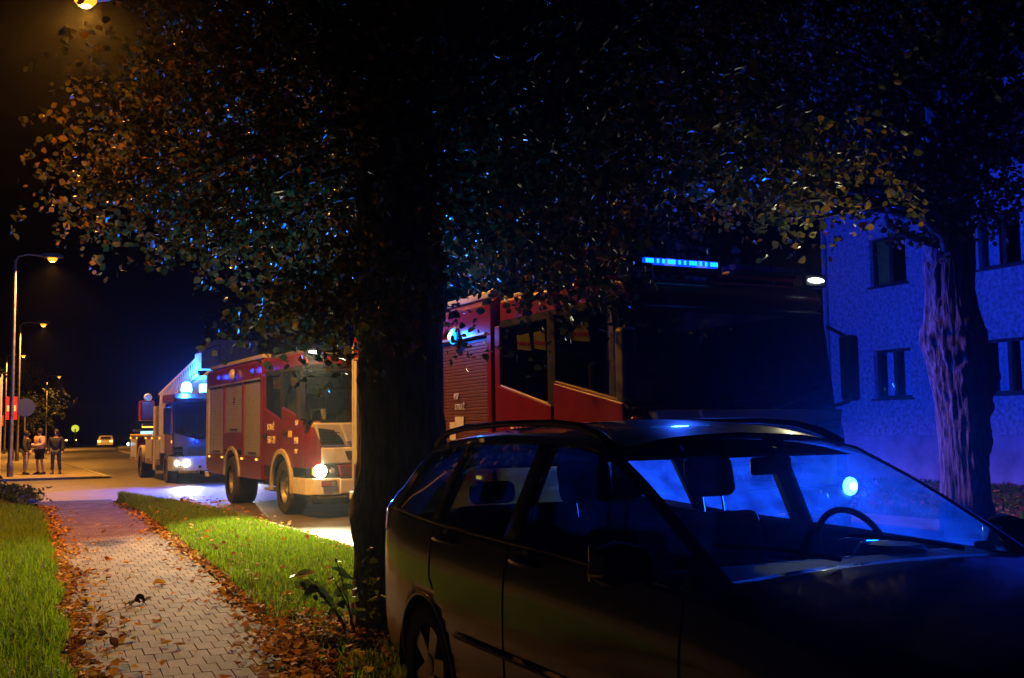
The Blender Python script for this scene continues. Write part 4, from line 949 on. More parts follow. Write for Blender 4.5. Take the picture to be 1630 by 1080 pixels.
        MB().box(min(sx * 1.10, sx * 1.16), max(sx * 1.10, sx * 1.16), -.015, .05, .80, .94).build('turn_signal', ORANGELENS, hl, bevel=.01)
        if head_on: lamp('headlight_beam', 'SPOT', bu, (sx * 1.02, -.11, .87), head_on * (1 if sx < 0 else .1), (1.0, .93, .52), (-.34, -1, -.09), 40, .95, .08)
        fg = MB().box(min(sx * .74, sx * 1.02), max(sx * .74, sx * 1.02), -.135, -.10, .59, .70).build('fog_lamp_cluster', BLACK, bu, bevel=.01)
        for q in range(3): MB().box(min(sx * (.76 + q * .09), sx * (.835 + q * .09)), max(sx * (.76 + q * .09), sx * (.835 + q * .09)), -.145, -.136, .605, .685).build('lens', REDLENS if q else CLEARLENS, fg)
    MB().box(-.68, .68, -.14, .1, .46, .72).build('centre_bumper', WHITE, bu, bevel=.02)
    MB().prism([(-1.15, .28), (1.15, .28), (1.2, .43), (-1.2, .43)], 'y', -.06, .3).build('underrun_bar', BLACK, bu, bevel=.02)
    MB().tube([(-1.1, -.1, .41), (1.1, -.1, .41)], .018, 8).build('step_rail', CHROME, bu)
    lettering('561-21', .10, BLACK, bu, (0, -.146, .56), 'front', .003, 'number_plate_text')
    # ---- cab interior
    it = empty('cab_interior', (0, 0, 0), 0, root)
    MB().prism([(.40, 1.25), (.34, 1.70), (.50, 1.80), (.82, 1.76), (.90, 1.45), (.80, 1.25)], 'x', -1.1, 1.1).build('dashboard', DARK, it, bevel=.03)
    for xx, yy in ((-.68, 1.15), (.68, 1.15), (-.8, 2.55), (-.27, 2.55), (.27, 2.55), (.8, 2.55)):
        se = empty('seat', (xx, yy, 1.2), 0, it)
        MB().box(-.23, .23, -.1, .32, .28, .44).build('cushion', CLOTH, se, bevel=.04); MB().box(-.22, .22, .24, .36, .44, 1.05).build('backrest', CLOTH, se, bevel=.04); MB().box(-.13, .13, .26, .34, 1.08, 1.3).build('headrest', CLOTH, se, bevel=.04)
    MB().lathe([(.20, -.012), (.225, 0), (.20, .012), (.19, 0), (.20, -.012)], 'y', (.68, .98, 1.78), 24, cap=False).build('steering_wheel', BLACK, it)
    MB().box(-.95, .55, 2.2, 2.23, 1.95, 2.42).build('equipment_board', WHITE, it, bevel=.01)
    MB().lathe([(.001, .24), (.10, .22), (.17, .12), (.19, .02), (.22, .0)], 'z', (-.30, .60, 1.78), 18).build('helmet', DARK, it, smooth=True)
    MB().box(-1.0, -.72, .55, .58, 1.78, 2.0).build('document_folder', GREYPAPER, it); MB().box(-.05, .5, .48, .7, 1.79, 1.84).build('gloves', GREYPAPER, it, bevel=.02)
    for (y0, y1, zz) in ((1.95, 2.22, 2.40), (2.30, 2.62, 2.42), (1.05, 1.40, 2.42)):
        jk = MB().prism([(y0, zz), (y1, zz + .04), (y1 + .02, zz + .26), (y0 + .05, zz + .26)], 'x', -1.13, -1.10).build('hi_vis_jacket', HIVIS, it)
        MB().prism([(y0, zz + .05), (y1, zz + .09), (y1, zz + .13), (y0, zz + .09)], 'x', -1.136, -1.131).build('stripe', HIRED, jk)
    # ---- equipment body
    bo = empty('equipment_body', (0, 0, 0), 0, root)
    MB().box(-1.12, 1.12, 3.08, 7.95, .99, 2.72).build('body_core', DARK, bo)
    MB().prism([(-W, 2.66), (-W, 3.02), (-1.16, 3.10), (1.16, 3.10), (W, 3.02), (W, 2.66)], 'y', 3.05, 8.0).build('upper_band', RED, bo, bevel=.015)
    for sx in (-1, 1):
        a, b2 = sorted((sx * 1.10, sx * W)); xs = sx * (W - .045)
        sh_l = [(3.17, 4.55, 1.08, 2.64), (4.66, 6.25, 1.58, 2.64), (6.36, 7.86, 1.08, 2.64)]
        for (y0, y1, z0, z1) in sh_l:
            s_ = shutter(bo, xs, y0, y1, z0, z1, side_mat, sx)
        for (y0, y1) in ((3.05, 3.168), (4.552, 4.658), (6.252, 6.358), (7.862, 8.0)):
            MB().box(a, b2 + (.0 if sx < 0 else 0), y0, y1, 1.06, 2.66).build('post', RED if y0 < 7 else CREAM, bo, bevel=.008)
        MB().prism([(3.05, .62), (3.05, 1.075)] + [(4.6, 1.075)] + arc(5.5, .53, .68, 127, 53, 10) + [(6.4, 1.075), (8.0, 1.075), (8.0, .72), (7.4, .62)] + [(6.17, .62)] + arc(5.5, .53, .68, 8, 172, 16) + [(4.83, .62)], 'x', a, b2).build('skirt', RED, bo)
        MB().box(a, b2, 4.66, 6.25, 1.21, 1.575).build('wheel_panel', RED, bo, bevel=.008)
        ar = arc(5.5, .53, .66, 8, 172, 18); br = arc(5.5, .53, .75, 8, 172, 18)
        MB().prism(ar + br[::-1], 'x', sx * (W - .02), sx * (W + .03)).build('wheel_arch', CREAM, bo, bevel=.01)
        for yy in (3.4, 4.6, 6.4, 7.7):
            MB().box(min(sx * W, sx * (W + .02)), max(sx * W, sx * (W + .02)), yy - .05, yy + .05, 1.00, 1.04).build('marker_lamp', MARK if lit != 'front' or sx < 0 else ORANGELENS, bo)
        # roof rail plank with end cap
        MB().box(min(sx * 1.02, sx * 1.20), max(sx * 1.02, sx * 1.20), 3.15, 7.9, 3.105, 3.19).build('roof_rail', CREAM, bo, bevel=.015)
        MB().box(min(sx * 1.252, sx * 1.262), max(sx * 1.252, sx * 1.262), 3.2, 7.9, 2.675, 2.70).build('drip_rail', ALU, bo)
    mb = MB().box(-1.2, 1.2, 7.96, 8.02, .75, 2.66).build('rear_panel', side_mat, bo, bevel=.01)
    for sx in (-1, 1):
        MB().box(min(sx * 1.14, sx * 1.26), max(sx * 1.14, sx * 1.26), 7.98, 8.06, .8, 3.0).build('rear_corner_trim', CREAM, bo, bevel=.01)
        for zz, m_ in ((1.05, REDLENS), (1.2, ORANGELENS), (1.35, CLEARLENS)):
            MB().lathe([(.06, 8.06), (.06, 8.09), (.03, 8.1)], 'y', (sx * 1.1, 0, zz), 14).build('rear_lamp', m_, bo)
    MB().box(-1.24, -.6, 8.03, 8.25, .52, .64).build('rear_step', WHITE, bo, bevel=.01); MB().box(.6, 1.24, 8.03, 8.25, .52, .64).build('rear_step', WHITE, bo, bevel=.01)
    # roof gear
    mb = MB()
    for xx in (-.3, .1): mb.tube([(xx, 3.6, 3.3), (xx, 7.8, 3.3)], .025, 6)
    for i in range(14): mb.tube([(-.3, 3.75 + i * .3, 3.3), (.1, 3.75 + i * .3, 3.3)], .015, 6)
    mb.build('roof_ladder', ALU, bo)
    MB().box(.3, .95, 3.6, 6.5, 3.11, 3.38).build('roof_locker', ALU, bo, bevel=.02)
    # lettering on the doors
    lettering('561-21', .20, LETTER, cab, (-1.253, 2.30, 1.46 if lit == 'front' else 1.36), 'left', .003)
    if lit == 'front':
        for (t, yy, zz, s_) in (('PSP', 4.1, 1.95, .10), ('STRAŻ', 4.0, 1.82, .10)): lettering(t, s_, GREYPAPER, bo, (-1.225, yy, zz), 'left', .003)
        for (yy, zz, hy, hz) in ((4.02, 1.66, .13, .15), (4.22, 1.56, .09, .22), (4.0, 1.40, .08, .07)):
            MB().box(-1.226, -1.219, yy - hy, yy + hy, zz - hz * .5, zz + hz * .5).build('sticker', GREYPAPER, bo)
    else:
        lettering('561', .13, LETTER, cab, (-1.253, .62, 1.70), 'left', .003); lettering('STRAŻ', .17, LETTER, cab, (-1.253, 2.35, 1.62), 'left', .003)
        lettering('998', .17, LETTER, cab, (-1.253, .66, 1.36), 'left', .003); lettering('PSP', .12, LETTER, cab, (-1.253, .66, 1.18), 'left', .003)
        MB().box(-1.256, -1.251, .92, 1.15, 1.48, 1.60).build('yellow_sticker', YELLOW, cab)
        lettering('#', .26, BLACK, bo, (-1.222, 5.45, 2.22), 'left', .002, 'shutter_mark')
    return cab, bo
def light_bar(parent, x0, x1, y, z, mat, power, parts, color=(.02, .10, 1)):
    e = empty('light_bar', ((x0 + x1) / 2, y, z), 0, parent); w = (x1 - x0) / 2
    MB().box(-w - .04, w + .04, -.13, .13, 0, .05).build('base', BLACK, e, bevel=.02)
    n = 8
    for i in range(n):
        xx = -w + (i + .5) * 2 * w / n
        c_ = MB().box(xx - w / n * .86, xx + w / n * .86, -.12, .12, .052, .115).build('led_cell', BLUEOFF if i not in parts else mat if i % 3 else BLUED, e, bevel=.01)
        if i in parts:
            for q in (-.5, 0, .5): MB().box(xx + w / n * q - .012, xx + w / n * q + .012, -.128, -.121, .065, .105).build('diode', CYANL if (i + q) % 2 else BLUEL, c_)
    if power: lamp('bar_light', 'SPOT', e, (0, -.22, .09), power, color, (0, -1, .05), 160, .4, .1)
    return e
BLUEOFF = pm('blue_lens_unlit', (.01, .03, .25), .15, vary=.1, coat=.5)
BC = (.004, .035, 1.0)
# nearest engine, mostly hidden behind the trunk and the car
e1 = empty('fire_engine', (6.53, 7.94, ROADZ)); tag(e1, 'nearest red fire engine behind the parked car and the dark trunk', 'fire engine', 'fire vehicles queued along the road')
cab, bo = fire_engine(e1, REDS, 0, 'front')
light_bar(cab, -1.05, -.05, .50, 3.06, BLUEL, 60, (1, 2, 3, 4, 5, 6, 7)); light_bar(cab, .15, 1.05, .50, 3.06, BLUEL, 0, ())
strobe(bo, -1.25, 4.05, 2.72, 'left', 3000, (.006, .15, 1.0), CYANL, 60, .10, (-1, -1.15, .42)); strobe(bo, 1.25, 3.9, 2.84, 'right', 1500, BC, BLUEL, 165, .06, (1, .0, .02))
strobe(bo, 1.25, 7.6, 2.84, 'right', 6800, BC, BLUEL, 150, .06, (1, .12, .0))
strobe(cab, 1.25, .75, 2.88, 'right', 60, BC, BLUEL, 160, .06, (1, .25, .02))
strobe(bo, -1.25, 7.6, 2.84, 'left', 0, BC, BLUED, 140, .06)
strobe(cab, 1.08, -.06, .98, 'front', 17000, (.003, .06, 1.0), BLUEHOT, 44, .09, (-1, -.95, .03), 'grille_strobe'); strobe(cab, -.62, -.06, 1.16, 'front', 0, BC, BLUED, 140, .05, None, 'grille_strobe')
# middle engine with headlights on
e2 = empty('fire_engine', (6.6, 18.8, ROADZ), R(1.6)); tag(e2, 'middle red fire engine with grey shutters and bright headlights', 'fire engine', 'fire vehicles queued along the road')
cab, bo = fire_engine(e2, ALU, 2200, 'middle')
light_bar(cab, -1.0, 1.0, .55, 3.06, BLUED, 0, ())
strobe(bo, -1.25, 3.6, 2.86, 'left', 60, BC, BLUEL, 150, .05); strobe(bo, -1.25, 6.6, 2.86, 'left', 60, BC, BLUEL, 150, .05)
MB().lathe([(.0, .0), (.08, .02), (.12, .06), (.13, .1)], 'x', (-1.40, 5.2, 2.86), 16).build('flood_lamp', SILVER, bo, smooth=True)

# ---- ladder truck
e3 = empty('ladder_truck', (6.78, 34.2, ROADZ), R(1.0)); tag(e3, 'rear fire ladder truck with a white basket over its cab and a glaring blue beacon', 'ladder truck', 'fire vehicles queued along the road')
mb = MB(); mb.box(-.42, .42, .4, 8.8, .6, .95); mb.box(-1.0, 1.0, 1.35, 1.45, .45, .55); mb.box(-1.0, 1.0, 5.9, 6.0, .45, .55); mb.build('chassis', BLACK, e3)
for sx in (-1, 1):
    wheel(e3, sx * 1.05, 1.45, .5, .32, sx); wheel(e3, sx * 1.03, 6.3, .5, .48, sx)
cb = empty('cab', (0, 0, 0), 0, e3)
MB().prism([(.20, 2.55), (.16, 2.65), (.4, 2.82), (2.3, 2.84), (2.3, 2.5)], 'x', -1.2, 1.2).build('cab_roof', RED, cb, bevel=.05)
MB().box(-1.2, 1.2, 2.2, 2.3, .9, 2.6).build('rear_wall', RED, cb); MB().box(-1.15, 1.15, .3, 2.2, .9, 1.0).build('floor', DARK, cb)
MB().prism([(-1.23, 1.15), (1.23, 1.15), (1.23, 1.62), (.5, 1.38), (-.5, 1.38), (-1.23, 1.62)], 'y', .0, .14).build('front_panel', RED, cb, bevel=.02)
MB().prism([(-.95, .86), (.95, .86), (.95, 1.146), (.7, 1.30), (-.7, 1.30), (-.95, 1.146)], 'y', -.02, -.001).build('grille', BLACK, cb)
for q in range(5): MB().box(-.8, .8, -.035, -.021, .90 + q * .055, .92 + q * .055).build('grille_slat', DARK, cb)
g = MB(); g.loft([[(1.16 * t, .14 - .08 * (1 - t * t), 1.40 if abs(t) < .6 else 1.6), (1.13 * t, .30 - .08 * (1 - t * t), 2.54)] for t in np.linspace(-1, 1, 9)], cap=False, closed=False).build('windscreen', TGLASS, cb, smooth=True)
for sx in (-1, 1):
    x0, x1 = sorted((sx * 1.2, sx * 1.25))
    MB().prism([(.14, .95), (.14, 1.62), (1.5, 1.62), (1.5, 1.2)] + arc(1.45, .5, .62, 85, 140, 8) + [(.85, .9)], 'x', x0, x1).build('door', RED, cb, bevel=.012)
    MB().prism([(.22, 1.63), (1.45, 1.63), (1.45, 2.5), (.36, 2.5)], 'x', sx * 1.215, sx * 1.221).build('side_window', TGLASS, cb)
    MB().prism([(.10, 1.6), (.20, 1.62), (.36, 2.56), (.24, 2.56)], 'x', x0 - .004 * sx, x1 - .01 * sx).build('front_pillar', RED, cb)
    MB().prism([(1.5, .95), (2.3, .95), (2.3, 2.56), (1.45, 2.56), (1.45, 1.62), (1.5, 1.62)], 'x', x0, x1).build('rear_side_panel', WHITE, cb, bevel=.01)
    mr = empty('mirror', (sx * 1.42, .06, 1.98), 0, cb); MB().box(-.11, .11, -.07, .07, -.42, .40).build('housing', BLACK, mr, bevel=.03); MB().tube([(0, 0, -.40), (-sx * .2, .16, -.45)], .022, 6).build('bracket', BLACK, mr); MB().tube([(0, 0, .38), (-sx * .2, .16, .45)], .022, 6).build('bracket', BLACK, mr)
    rings = []
    for (xx, yy) in ((0.0, -.10), (sx * .85, -.10), (sx * 1.12, -.03), (sx * 1.24, .14), (sx * 1.25, .8)):
        rings.append([(xx, yy, .42), (xx, yy, .86), (xx * .95, yy + .12, .86), (xx * .95, yy + .12, .42)])
    bmp = MB().loft(rings).build('bumper', WHITE, cb, bevel=.02)
    for xx, rr_ in ((.86, .10), (1.12, .075)):
        MB().lathe([(.001, -.055), (rr_ * .8, -.04), (rr_, -.0)], 'y', (sx * xx, -.09 if xx < 1 else -.01, .66), 18).build('headlight', HEAD, bmp, smooth=True)
    lamp('headlight_beam', 'SPOT', cb, (sx * .86, -.18, .66), 900, (1, .93, .75), (-.2, -1, -.02), 50, .9, .08)
    MB().box(min(sx * 1.22, sx * 1.26), max(sx * 1.22, sx * 1.26), .20, .28, 1.28, 1.36).build('turn_signal', MARK, cb)
    MB().lathe([(.001, -.05), (.04, -.03), (.05, .0)], 'y', (sx * .45, -.1, .55), 10).build('fog_lamp', BLACK, cb)
for (xx, yy) in ((-.45, 1.1), (.45, 1.1)):
    MB().box(xx - .23, xx + .23, yy, yy + .4, 1.1, 1.5).build('seat', CLOTH, cb, bevel=.04); MB().box(xx - .22, xx + .22, yy + .35, yy + .45, 1.5, 2.2).build('seat_back', CLOTH, cb, bevel=.04)
MB().box(-1.1, 1.1, .35, .7, 1.1, 1.55).build('dashboard', DARK, cb, bevel=.04)
strobe(cb, -.55, -.02, 1.32, 'front', 0, BC, BLUEL, 140, .06); lamp('added_blue_spill', 'POINT', cb, (-.55, -.35, 1.45), 70, (.01, .10, 1.0), radius=.05)  # added front strobe and point light that wash the cab blue
bk = empty('beacon', (-.72, .75, 2.84), 0, cb); MB().lathe([(.12, 0), (.12, .04)], n=16).build('base', BLACK, bk); MB().lathe([(.16, .04), (.17, .12), (.15, .28), (.09, .35), (.001, .37)], n=18).build('dome', BLUEHOT, bk, smooth=True); MB().lathe([(.001, -.2), (.08, -.19), (.11, -.17), (.12, -.15)], 'y', (0, 0, .18), 16).build('core', BLUECORE, bk, smooth=True)
lamp('beacon_light', 'SPOT', bk, (-.05, -.30, .2), 3500, (.006, .07, 1.0), (-.2, -1, .0), 120, .5, .12); lamp('beacon_spill', 'POINT', bk, (-.05, -.30, .40), 900, (.01, .16, 1.0), radius=.1)
bk2 = empty('beacon', (-.15, .75, 2.84), 0, cb); MB().lathe([(.12, 0), (.12, .04)], n=16).build('base', BLACK, bk2); MB().box(-.16, .16, -.1, .1, .04, .30).build('dome', BLUEHOT, bk2, bevel=.03)
# deck, lockers, stabilisers, ladder
dk = empty('deck', (0, 0, 0), 0, e3)
MB().box(-1.22, 1.22, 2.4, 9.0, 1.46, 1.52).build('deck_plate', ALU, dk)
for sx in (-1, 1):
    x0, x1 = sorted((sx * .7, sx * 1.22))
    for (y0, y1) in ((2.4, 3.3), (3.9, 5.4), (7.2, 8.9)):
        MB().box(x0, x1, y0, y1, .55, 1.455).build('locker', RED, dk, bevel=.01); shutter(dk, sx * 1.222, y0 + .12, y1 - .12, .64, 1.38, ALU, sx)
    MB().box(x0, x1, 3.35, 3.85, .35, 2.5).build('stabiliser', CREAM, dk, bevel=.02)
    MB().box(x0, x1, 2.42, 2.75, 1.53, 2.6).build('tall_locker', WHITE, dk, bevel=.02)
    a = arc(6.3, .5, .6, 8, 172, 16); b2 = arc(6.3, .5, .68, 8, 172, 16); MB().prism(a + b2[::-1], 'x', sx * 1.0, sx * 1.25).build('wheel_arch', CREAM, dk)
    for yy in (2.5, 4.0, 5.3, 7.3, 8.8): MB().box(min(sx * 1.222, sx * 1.25), max(sx * 1.222, sx * 1.25), yy - .05, yy + .05, 1.40, 1.46).build('marker_lamp', MARK, dk)
    MB().box(min(sx * 1.2, sx * 1.26), max(sx * 1.2, sx * 1.26), 4.1, 8.8, 1.53, 1.57).build('yellow_rail', YELLOW, dk)
MB().lathe([(.75, 1.52), (.8, 1.6), (.65, 1.8), (.6, 2.2)], o=(0, 6.6, 0), n=24).build('turntable', RED, dk, smooth=False)
cs = empty('control_stand', (-.95, 7.0, 1.55), 0, dk)
MB().box(-.25, .25, -.3, .3, .5, 1.25).build('console', RED, cs, bevel=.06); MB().lathe([(.0, -.33), (.12, -.33), (.15, -.29), (.12, -.27)], 'y', (0, 0, 1.35), 16).build('work_lamp', WHITE, cs); MB().box(-.2, .2, -.5, -.3, .3, .4).build('seat', BLACK, cs, bevel=.03); MB().box(-.2, .2, -.32, -.305, .25, .38).build('lamp', MARK, cs)
MB().box(-.25, .25, -.31, -.3, -.02, .13).build('lit_panel', emit('lit_panel', (.5, .9, .9), 1.2), cs)
strobe(dk, -1.25, 8.95, 1.2, 'left', 0, BC, BLUEHOT, 140, .07); 
la = empty('ladder', (0, 6.6, 2.5), 0, e3)
mb = MB()
for xx in (-.42, .42):
    for zz in (0, .55): mb.tube([(xx, .9, zz), (xx, -6.2, zz + .95)], .045, 6)
    for i in range(18):
        y0, y1 = .8 - i * .38, .8 - (i + 1) * .38; z0, z1 = .95 * (.9 - y0) / 7.1, .95 * (.9 - y1) / 7.1
        mb.tube([(xx, y0, z0), (xx, (y0 + y1) / 2, (z0 + z1) / 2 + .55)], .022, 5); mb.tube([(xx, (y0 + y1) / 2, (z0 + z1) / 2 + .55), (xx, y1, z1)], .022, 5)
for i in range(22): mb.tube([(-.42, .7 - i * .31, .95 * (.2 + i * .31) / 7.1), (.42, .7 - i * .31, .95 * (.2 + i * .31) / 7.1)], .02, 5)
mb.build('lattice', WHITE, la)
MB().box(-.5, .5, -.2, 1.0, -.35, -.02).build('cradle', RED, la, bevel=.03)
bs = empty('basket', (.25, -6.5, 1.12), 0, la)
MB().prism([(-.75, -.02), (1.0, -.02), (1.0, .85), (-.35, .85), (-.75, .45)], 'y', -.5, -.46).build('front_board', WHITE, bs, bevel=.01)
MB().prism([(-.75, -.02), (1.0, -.02), (1.0, .85), (-.35, .85), (-.75, .45)], 'y', .46, .5).build('rear_board', WHITE, bs, bevel=.01)
MB().prism([(-.455, -.02), (.455, -.02), (.455, .45), (-.455, .45)], 'x', -.75, -.71).build('side_board', WHITE, bs); MB().prism([(-.455, -.02), (.455, -.02), (.455, .85), (-.455, .85)], 'x', .96, 1.0).build('side_board', WHITE, bs)
MB().box(-.75, 1.0, -.5, .5, -.06, -.021).build('basket_floor', ALU, bs)
MB().tube([(-.6, -.54, .55), (-.2, -.54, .7), (-.2, -.54, .2)], .02, 6).build('handrail', BLACK, bs)
# ================================================================== PARKED ESTATE CAR
car = empty('estate_car', (2.93, 1.72, 0.0)); tag(car, 'dark grey estate car with roof rails parked by the tree in the foreground', 'car')
# body as a sheet of stations (front -> back) x rows (sill -> roof centre); every node (half width, y, z)
def st(y, zb, w, zs, wt, zt, wr, zr, zc, yw=0.0, yr=0.0, zbelt=None):
    """rows: 0 bottom 1 sill 2 low 3 mid 4 belt 5 window top 6 roof edge 7 roof mid 8 centre"""
    return [(w * .86, y, zb), (w * .955, y, zb + .08), (w * .995, y, zb + .26), (w, y, zs - .22), (w * .965, y + yw, zs),
            (wt, y + yr, zt), (wr, y + yr, zr), (wr * .55, y + yr * 1.0, zr + (zc - zr) * .75), (0, y + yr, zc)]
ST = [
    ('nose',  st(0.00, .22, .60, .66, .50, .685, .45, .69, .70)),
    ('n1',    st(0.06, .19, .74, .72, .64, .745, .58, .755, .775)),
    ('n2',    st(0.22, .18, .815, .80, .72, .835, .66, .845, .865)),
    ('h1',    st(0.55, .18, .845, .875, .745, .905, .69, .915, .94)),
    ('h2',    st(0.88, .18, .855, .925, .755, .955, .71, .965, .99)),
    ('cowl',  st(1.10, .18, .858, .955, .765, .985, .72, .995, 1.02)),
    ('ws1',   st(1.36, .18, .860, .970, .735, 1.125, .695, 1.14, 1.175)),
    ('ws2',   st(1.62, .18, .862, .980, .705, 1.255, .665, 1.275, 1.32)),
    ('head',  st(1.90, .18, .864, .990, .672, 1.375, .63, 1.40, 1.465)),
    ('r1',    st(2.14, .18, .865, 1.000, .655, 1.415, .61, 1.445, 1.51)),
    ('bp0',   st(2.42, .18, .866, 1.006, .645, 1.428, .60, 1.462, 1.53)),
    ('bp1',   st(2.55, .18, .866, 1.010, .642, 1.431, .60, 1.466, 1.535)),
    ('r3',    st(2.95, .18, .866, 1.020, .638, 1.43, .60, 1.466, 1.535)),
    ('cp0',   st(3.28, .18, .864, 1.032, .634, 1.42, .595, 1.458, 1.525)),
    ('cp1',   st(3.38, .18, .862, 1.038, .632, 1.415, .593, 1.454, 1.52)),
    ('q1',    st(3.68, .19, .852, 1.055, .622, 1.39, .583, 1.435, 1.50)),
    ('dp',    st(3.90, .20, .840, 1.070, .610, 1.365, .570, 1.415, 1.475, .03, .0)),
    ('tl',    st(4.10, .22, .815, 1.060, .640, 1.32, .565, 1.375, 1.435, .03, -.12)),
    ('t2',    st(4.20, .24, .74, 1.02, .62, 1.28, .53, 1.335, 1.395, .01, -.18)),
    ('t3',    st(4.23, .25, .45, 1.01, .42, 1.27, .36, 1.325, 1.385, .0, -.19)),
    ('t4',    st(4.235, .25, .0, 1.01, .0, 1.265, .0, 1.32, 1.38, .0, -.19)),
]
names = [s[0] for s in ST]; K = np.array([s[1] for s in ST])             # stations x rows x 3
def cr(P, n_per, breaks=()):
    """Catmull-Rom through key rows, each span split; breaks get zero overshoot (linear)"""
    out = []; idx = []
    m = len(P)
    for i in range(m - 1):
        p0, p1, p2, p3 = P[max(i - 1, 0)], P[i], P[i + 1], P[min(i + 2, m - 1)]
        if i in breaks: p0 = 2 * p1 - p2
        if i + 1 in breaks: p3 = 2 * p2 - p1
        idx.append(len(out))
        for k in range(n_per[i]):
            u = k / n_per[i]
            out.append(0.5 * (2 * p1 + (-p0 + p2) * u + (2 * p0 - 5 * p1 + 4 * p2 - p3) * u * u + (-p0 + 3 * p1 - 3 * p2 + p3) * u ** 3))
    idx.append(len(out)); out.append(P[-1])
    return np.array(out), idx
nper = [max(2, int((max(K[i + 1, :, 1]) - max(K[i, :, 1])) / .035)) for i in range(len(ST) - 1)]
for q in (names.index('t2'), names.index('t3')): nper[q] = 6
brk = (names.index('cowl'), names.index('head'))
G, si = cr(K, nper, brk)                                                   # dense stations
G2, ri = cr(np.swapaxes(G, 0, 1), [3, 5, 7, 7, 5, 3, 4, 4], (4, 5, 6)); G = np.swapaxes(G2, 0, 1)
SX = {n: si[i] for i, n in enumerate(names)}
NS, NR = G.shape[:2]
AX_F, AX_R, WR = 0.78, 3.42, 0.315
AR = 0.355
def region(i, j):
    """which piece the grid face (i,j) belongs to"""
    def S(a): return SX[a]
    if ri[4] <= j < ri[5]:
        if S('ws1') - 3 <= i < S('bp0'): return 'front_window'
        if S('bp1') <= i < S('cp0'): return 'rear_door_window'
        if S('cp1') <= i < S('dp') - 1: return 'quarter_window'
        if S('t2') - 1 <= i: return 'tailgate_window'
        return 'pillar' if S('cowl') <= i < S('tl') else 'body'
    if j >= ri[6] and S('cowl') <= i < S('head'): return 'windscreen'
    return 'body'
pieces = {}
X = G.copy()
# open the wheel arches
for yc in (AX_F, AX_R):
    for i in range(NS):
        for j in range(ri[4]):
            w, y, z = X[i, j]
            d = math.hypot(y - yc, z - WR)
            if d < AR and d > AR - .045: s_ = AR / d; X[i, j, 1] = yc + (y - yc) * s_; X[i, j, 2] = WR + (z - WR) * s_
for sgn in (-1, 1):
    for i in range(NS - 1):
        for j in range(NR - 1):
            c = (X[i, j] + X[i + 1, j] + X[i + 1, j + 1] + X[i, j + 1]) / 4
            if j < ri[4] and any(math.hypot(c[1] - yc, c[2] - WR) < AR - .004 for yc in (AX_F, AX_R)): continue
            rg = region(i, j); key = rg if rg in ('body', 'windscreen', 'tailgate_window') else rg + str(sgn) + (str(sum(i >= SX[q] - (q == 'dp') for q in ('ws1', 'bp0', 'cp0', 'dp'))) if rg == 'pillar' else '')
            pieces.setdefault(key, []).append((sgn, i, j))
def grid_piece(name, cells, mat, parent, thick=0.0):
    vid = {}; V = []; F = []
    def vi(sgn, i, j):
        w = X[i, j, 0]
        k = (sgn if w > 1e-6 else 0, i, j)
        if k not in vid: vid[k] = len(V); V.append((sgn * w, X[i, j, 1], X[i, j, 2]))
        return vid[k]
    for sgn, i, j in cells:
        q = [vi(sgn, i, j), vi(sgn, i + 1, j), vi(sgn, i + 1, j + 1), vi(sgn, i, j + 1)]
        q = list(dict.fromkeys(q))
        if len(q) >= 3: F.append(tuple(q if sgn > 0 else q[::-1]))
    o = MB().add(V, F).build(name, mat, parent, smooth=True, recalc=False)
    if thick:
        md = o.modifiers.new('thick', 'SOLIDIFY'); md.thickness = thick; md.offset = -1
    return o
body = grid_piece('body', pieces['body'], CARPAINT, car, .012)
for key in [k for k in pieces if k.startswith('pillar')]: grid_piece('window_pillar', pieces[key], BLACK, car, .03)
for key, nm in (('windscreen', 'windscreen'), ('tailgate_window', 'tailgate_window'), ('front_window-1', 'front_window'), ('front_window1', 'front_window'), ('rear_door_window-1', 'rear_door_window'), ('rear_door_window1', 'rear_door_window'), ('quarter_window-1', 'quarter_window'), ('quarter_window1', 'quarter_window')):
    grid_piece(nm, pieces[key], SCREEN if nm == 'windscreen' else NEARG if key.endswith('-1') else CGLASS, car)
def surf(y, row, sgn=-1, off=0.0):
    """point on the outer side at a given y on grid row"""
    i = int(np.argmin(np.abs(X[:, row, 1] - y))); return (sgn * (X[i, row, 0] + off), X[i, row, 1], X[i, row, 2])
# inner linings so the shell is not hollow: headliner, door cards, floor
hl = [(sgn * (X[i, ri[6], 0] - .03), X[i, ri[6], 1], X[i, ri[6], 2] - .035) for i in range(SX['head'], SX['tl'], 4) for sgn in (-1, 1)]
MB().add(hl, [(2 * k, 2 * k + 1, 2 * k + 3, 2 * k + 2) for k in range(len(hl) // 2 - 1)]).build('headliner', DARK, car, recalc=False)
mb = MB(); mb.box(-.74, .74, .95, 4.0, .20, .27); mb.box(-.74, .74, .93, 1.0, .27, .95); mb.build('floor_pan', DARK, car)
for sgn in (-1, 1):
    MB().prism([(1.15, .25), (4.0, .25), (4.0, .98), (2.5, .96), (1.15, .93)], 'x', sgn * .775, sgn * .755).build('door_card', DARK, car)
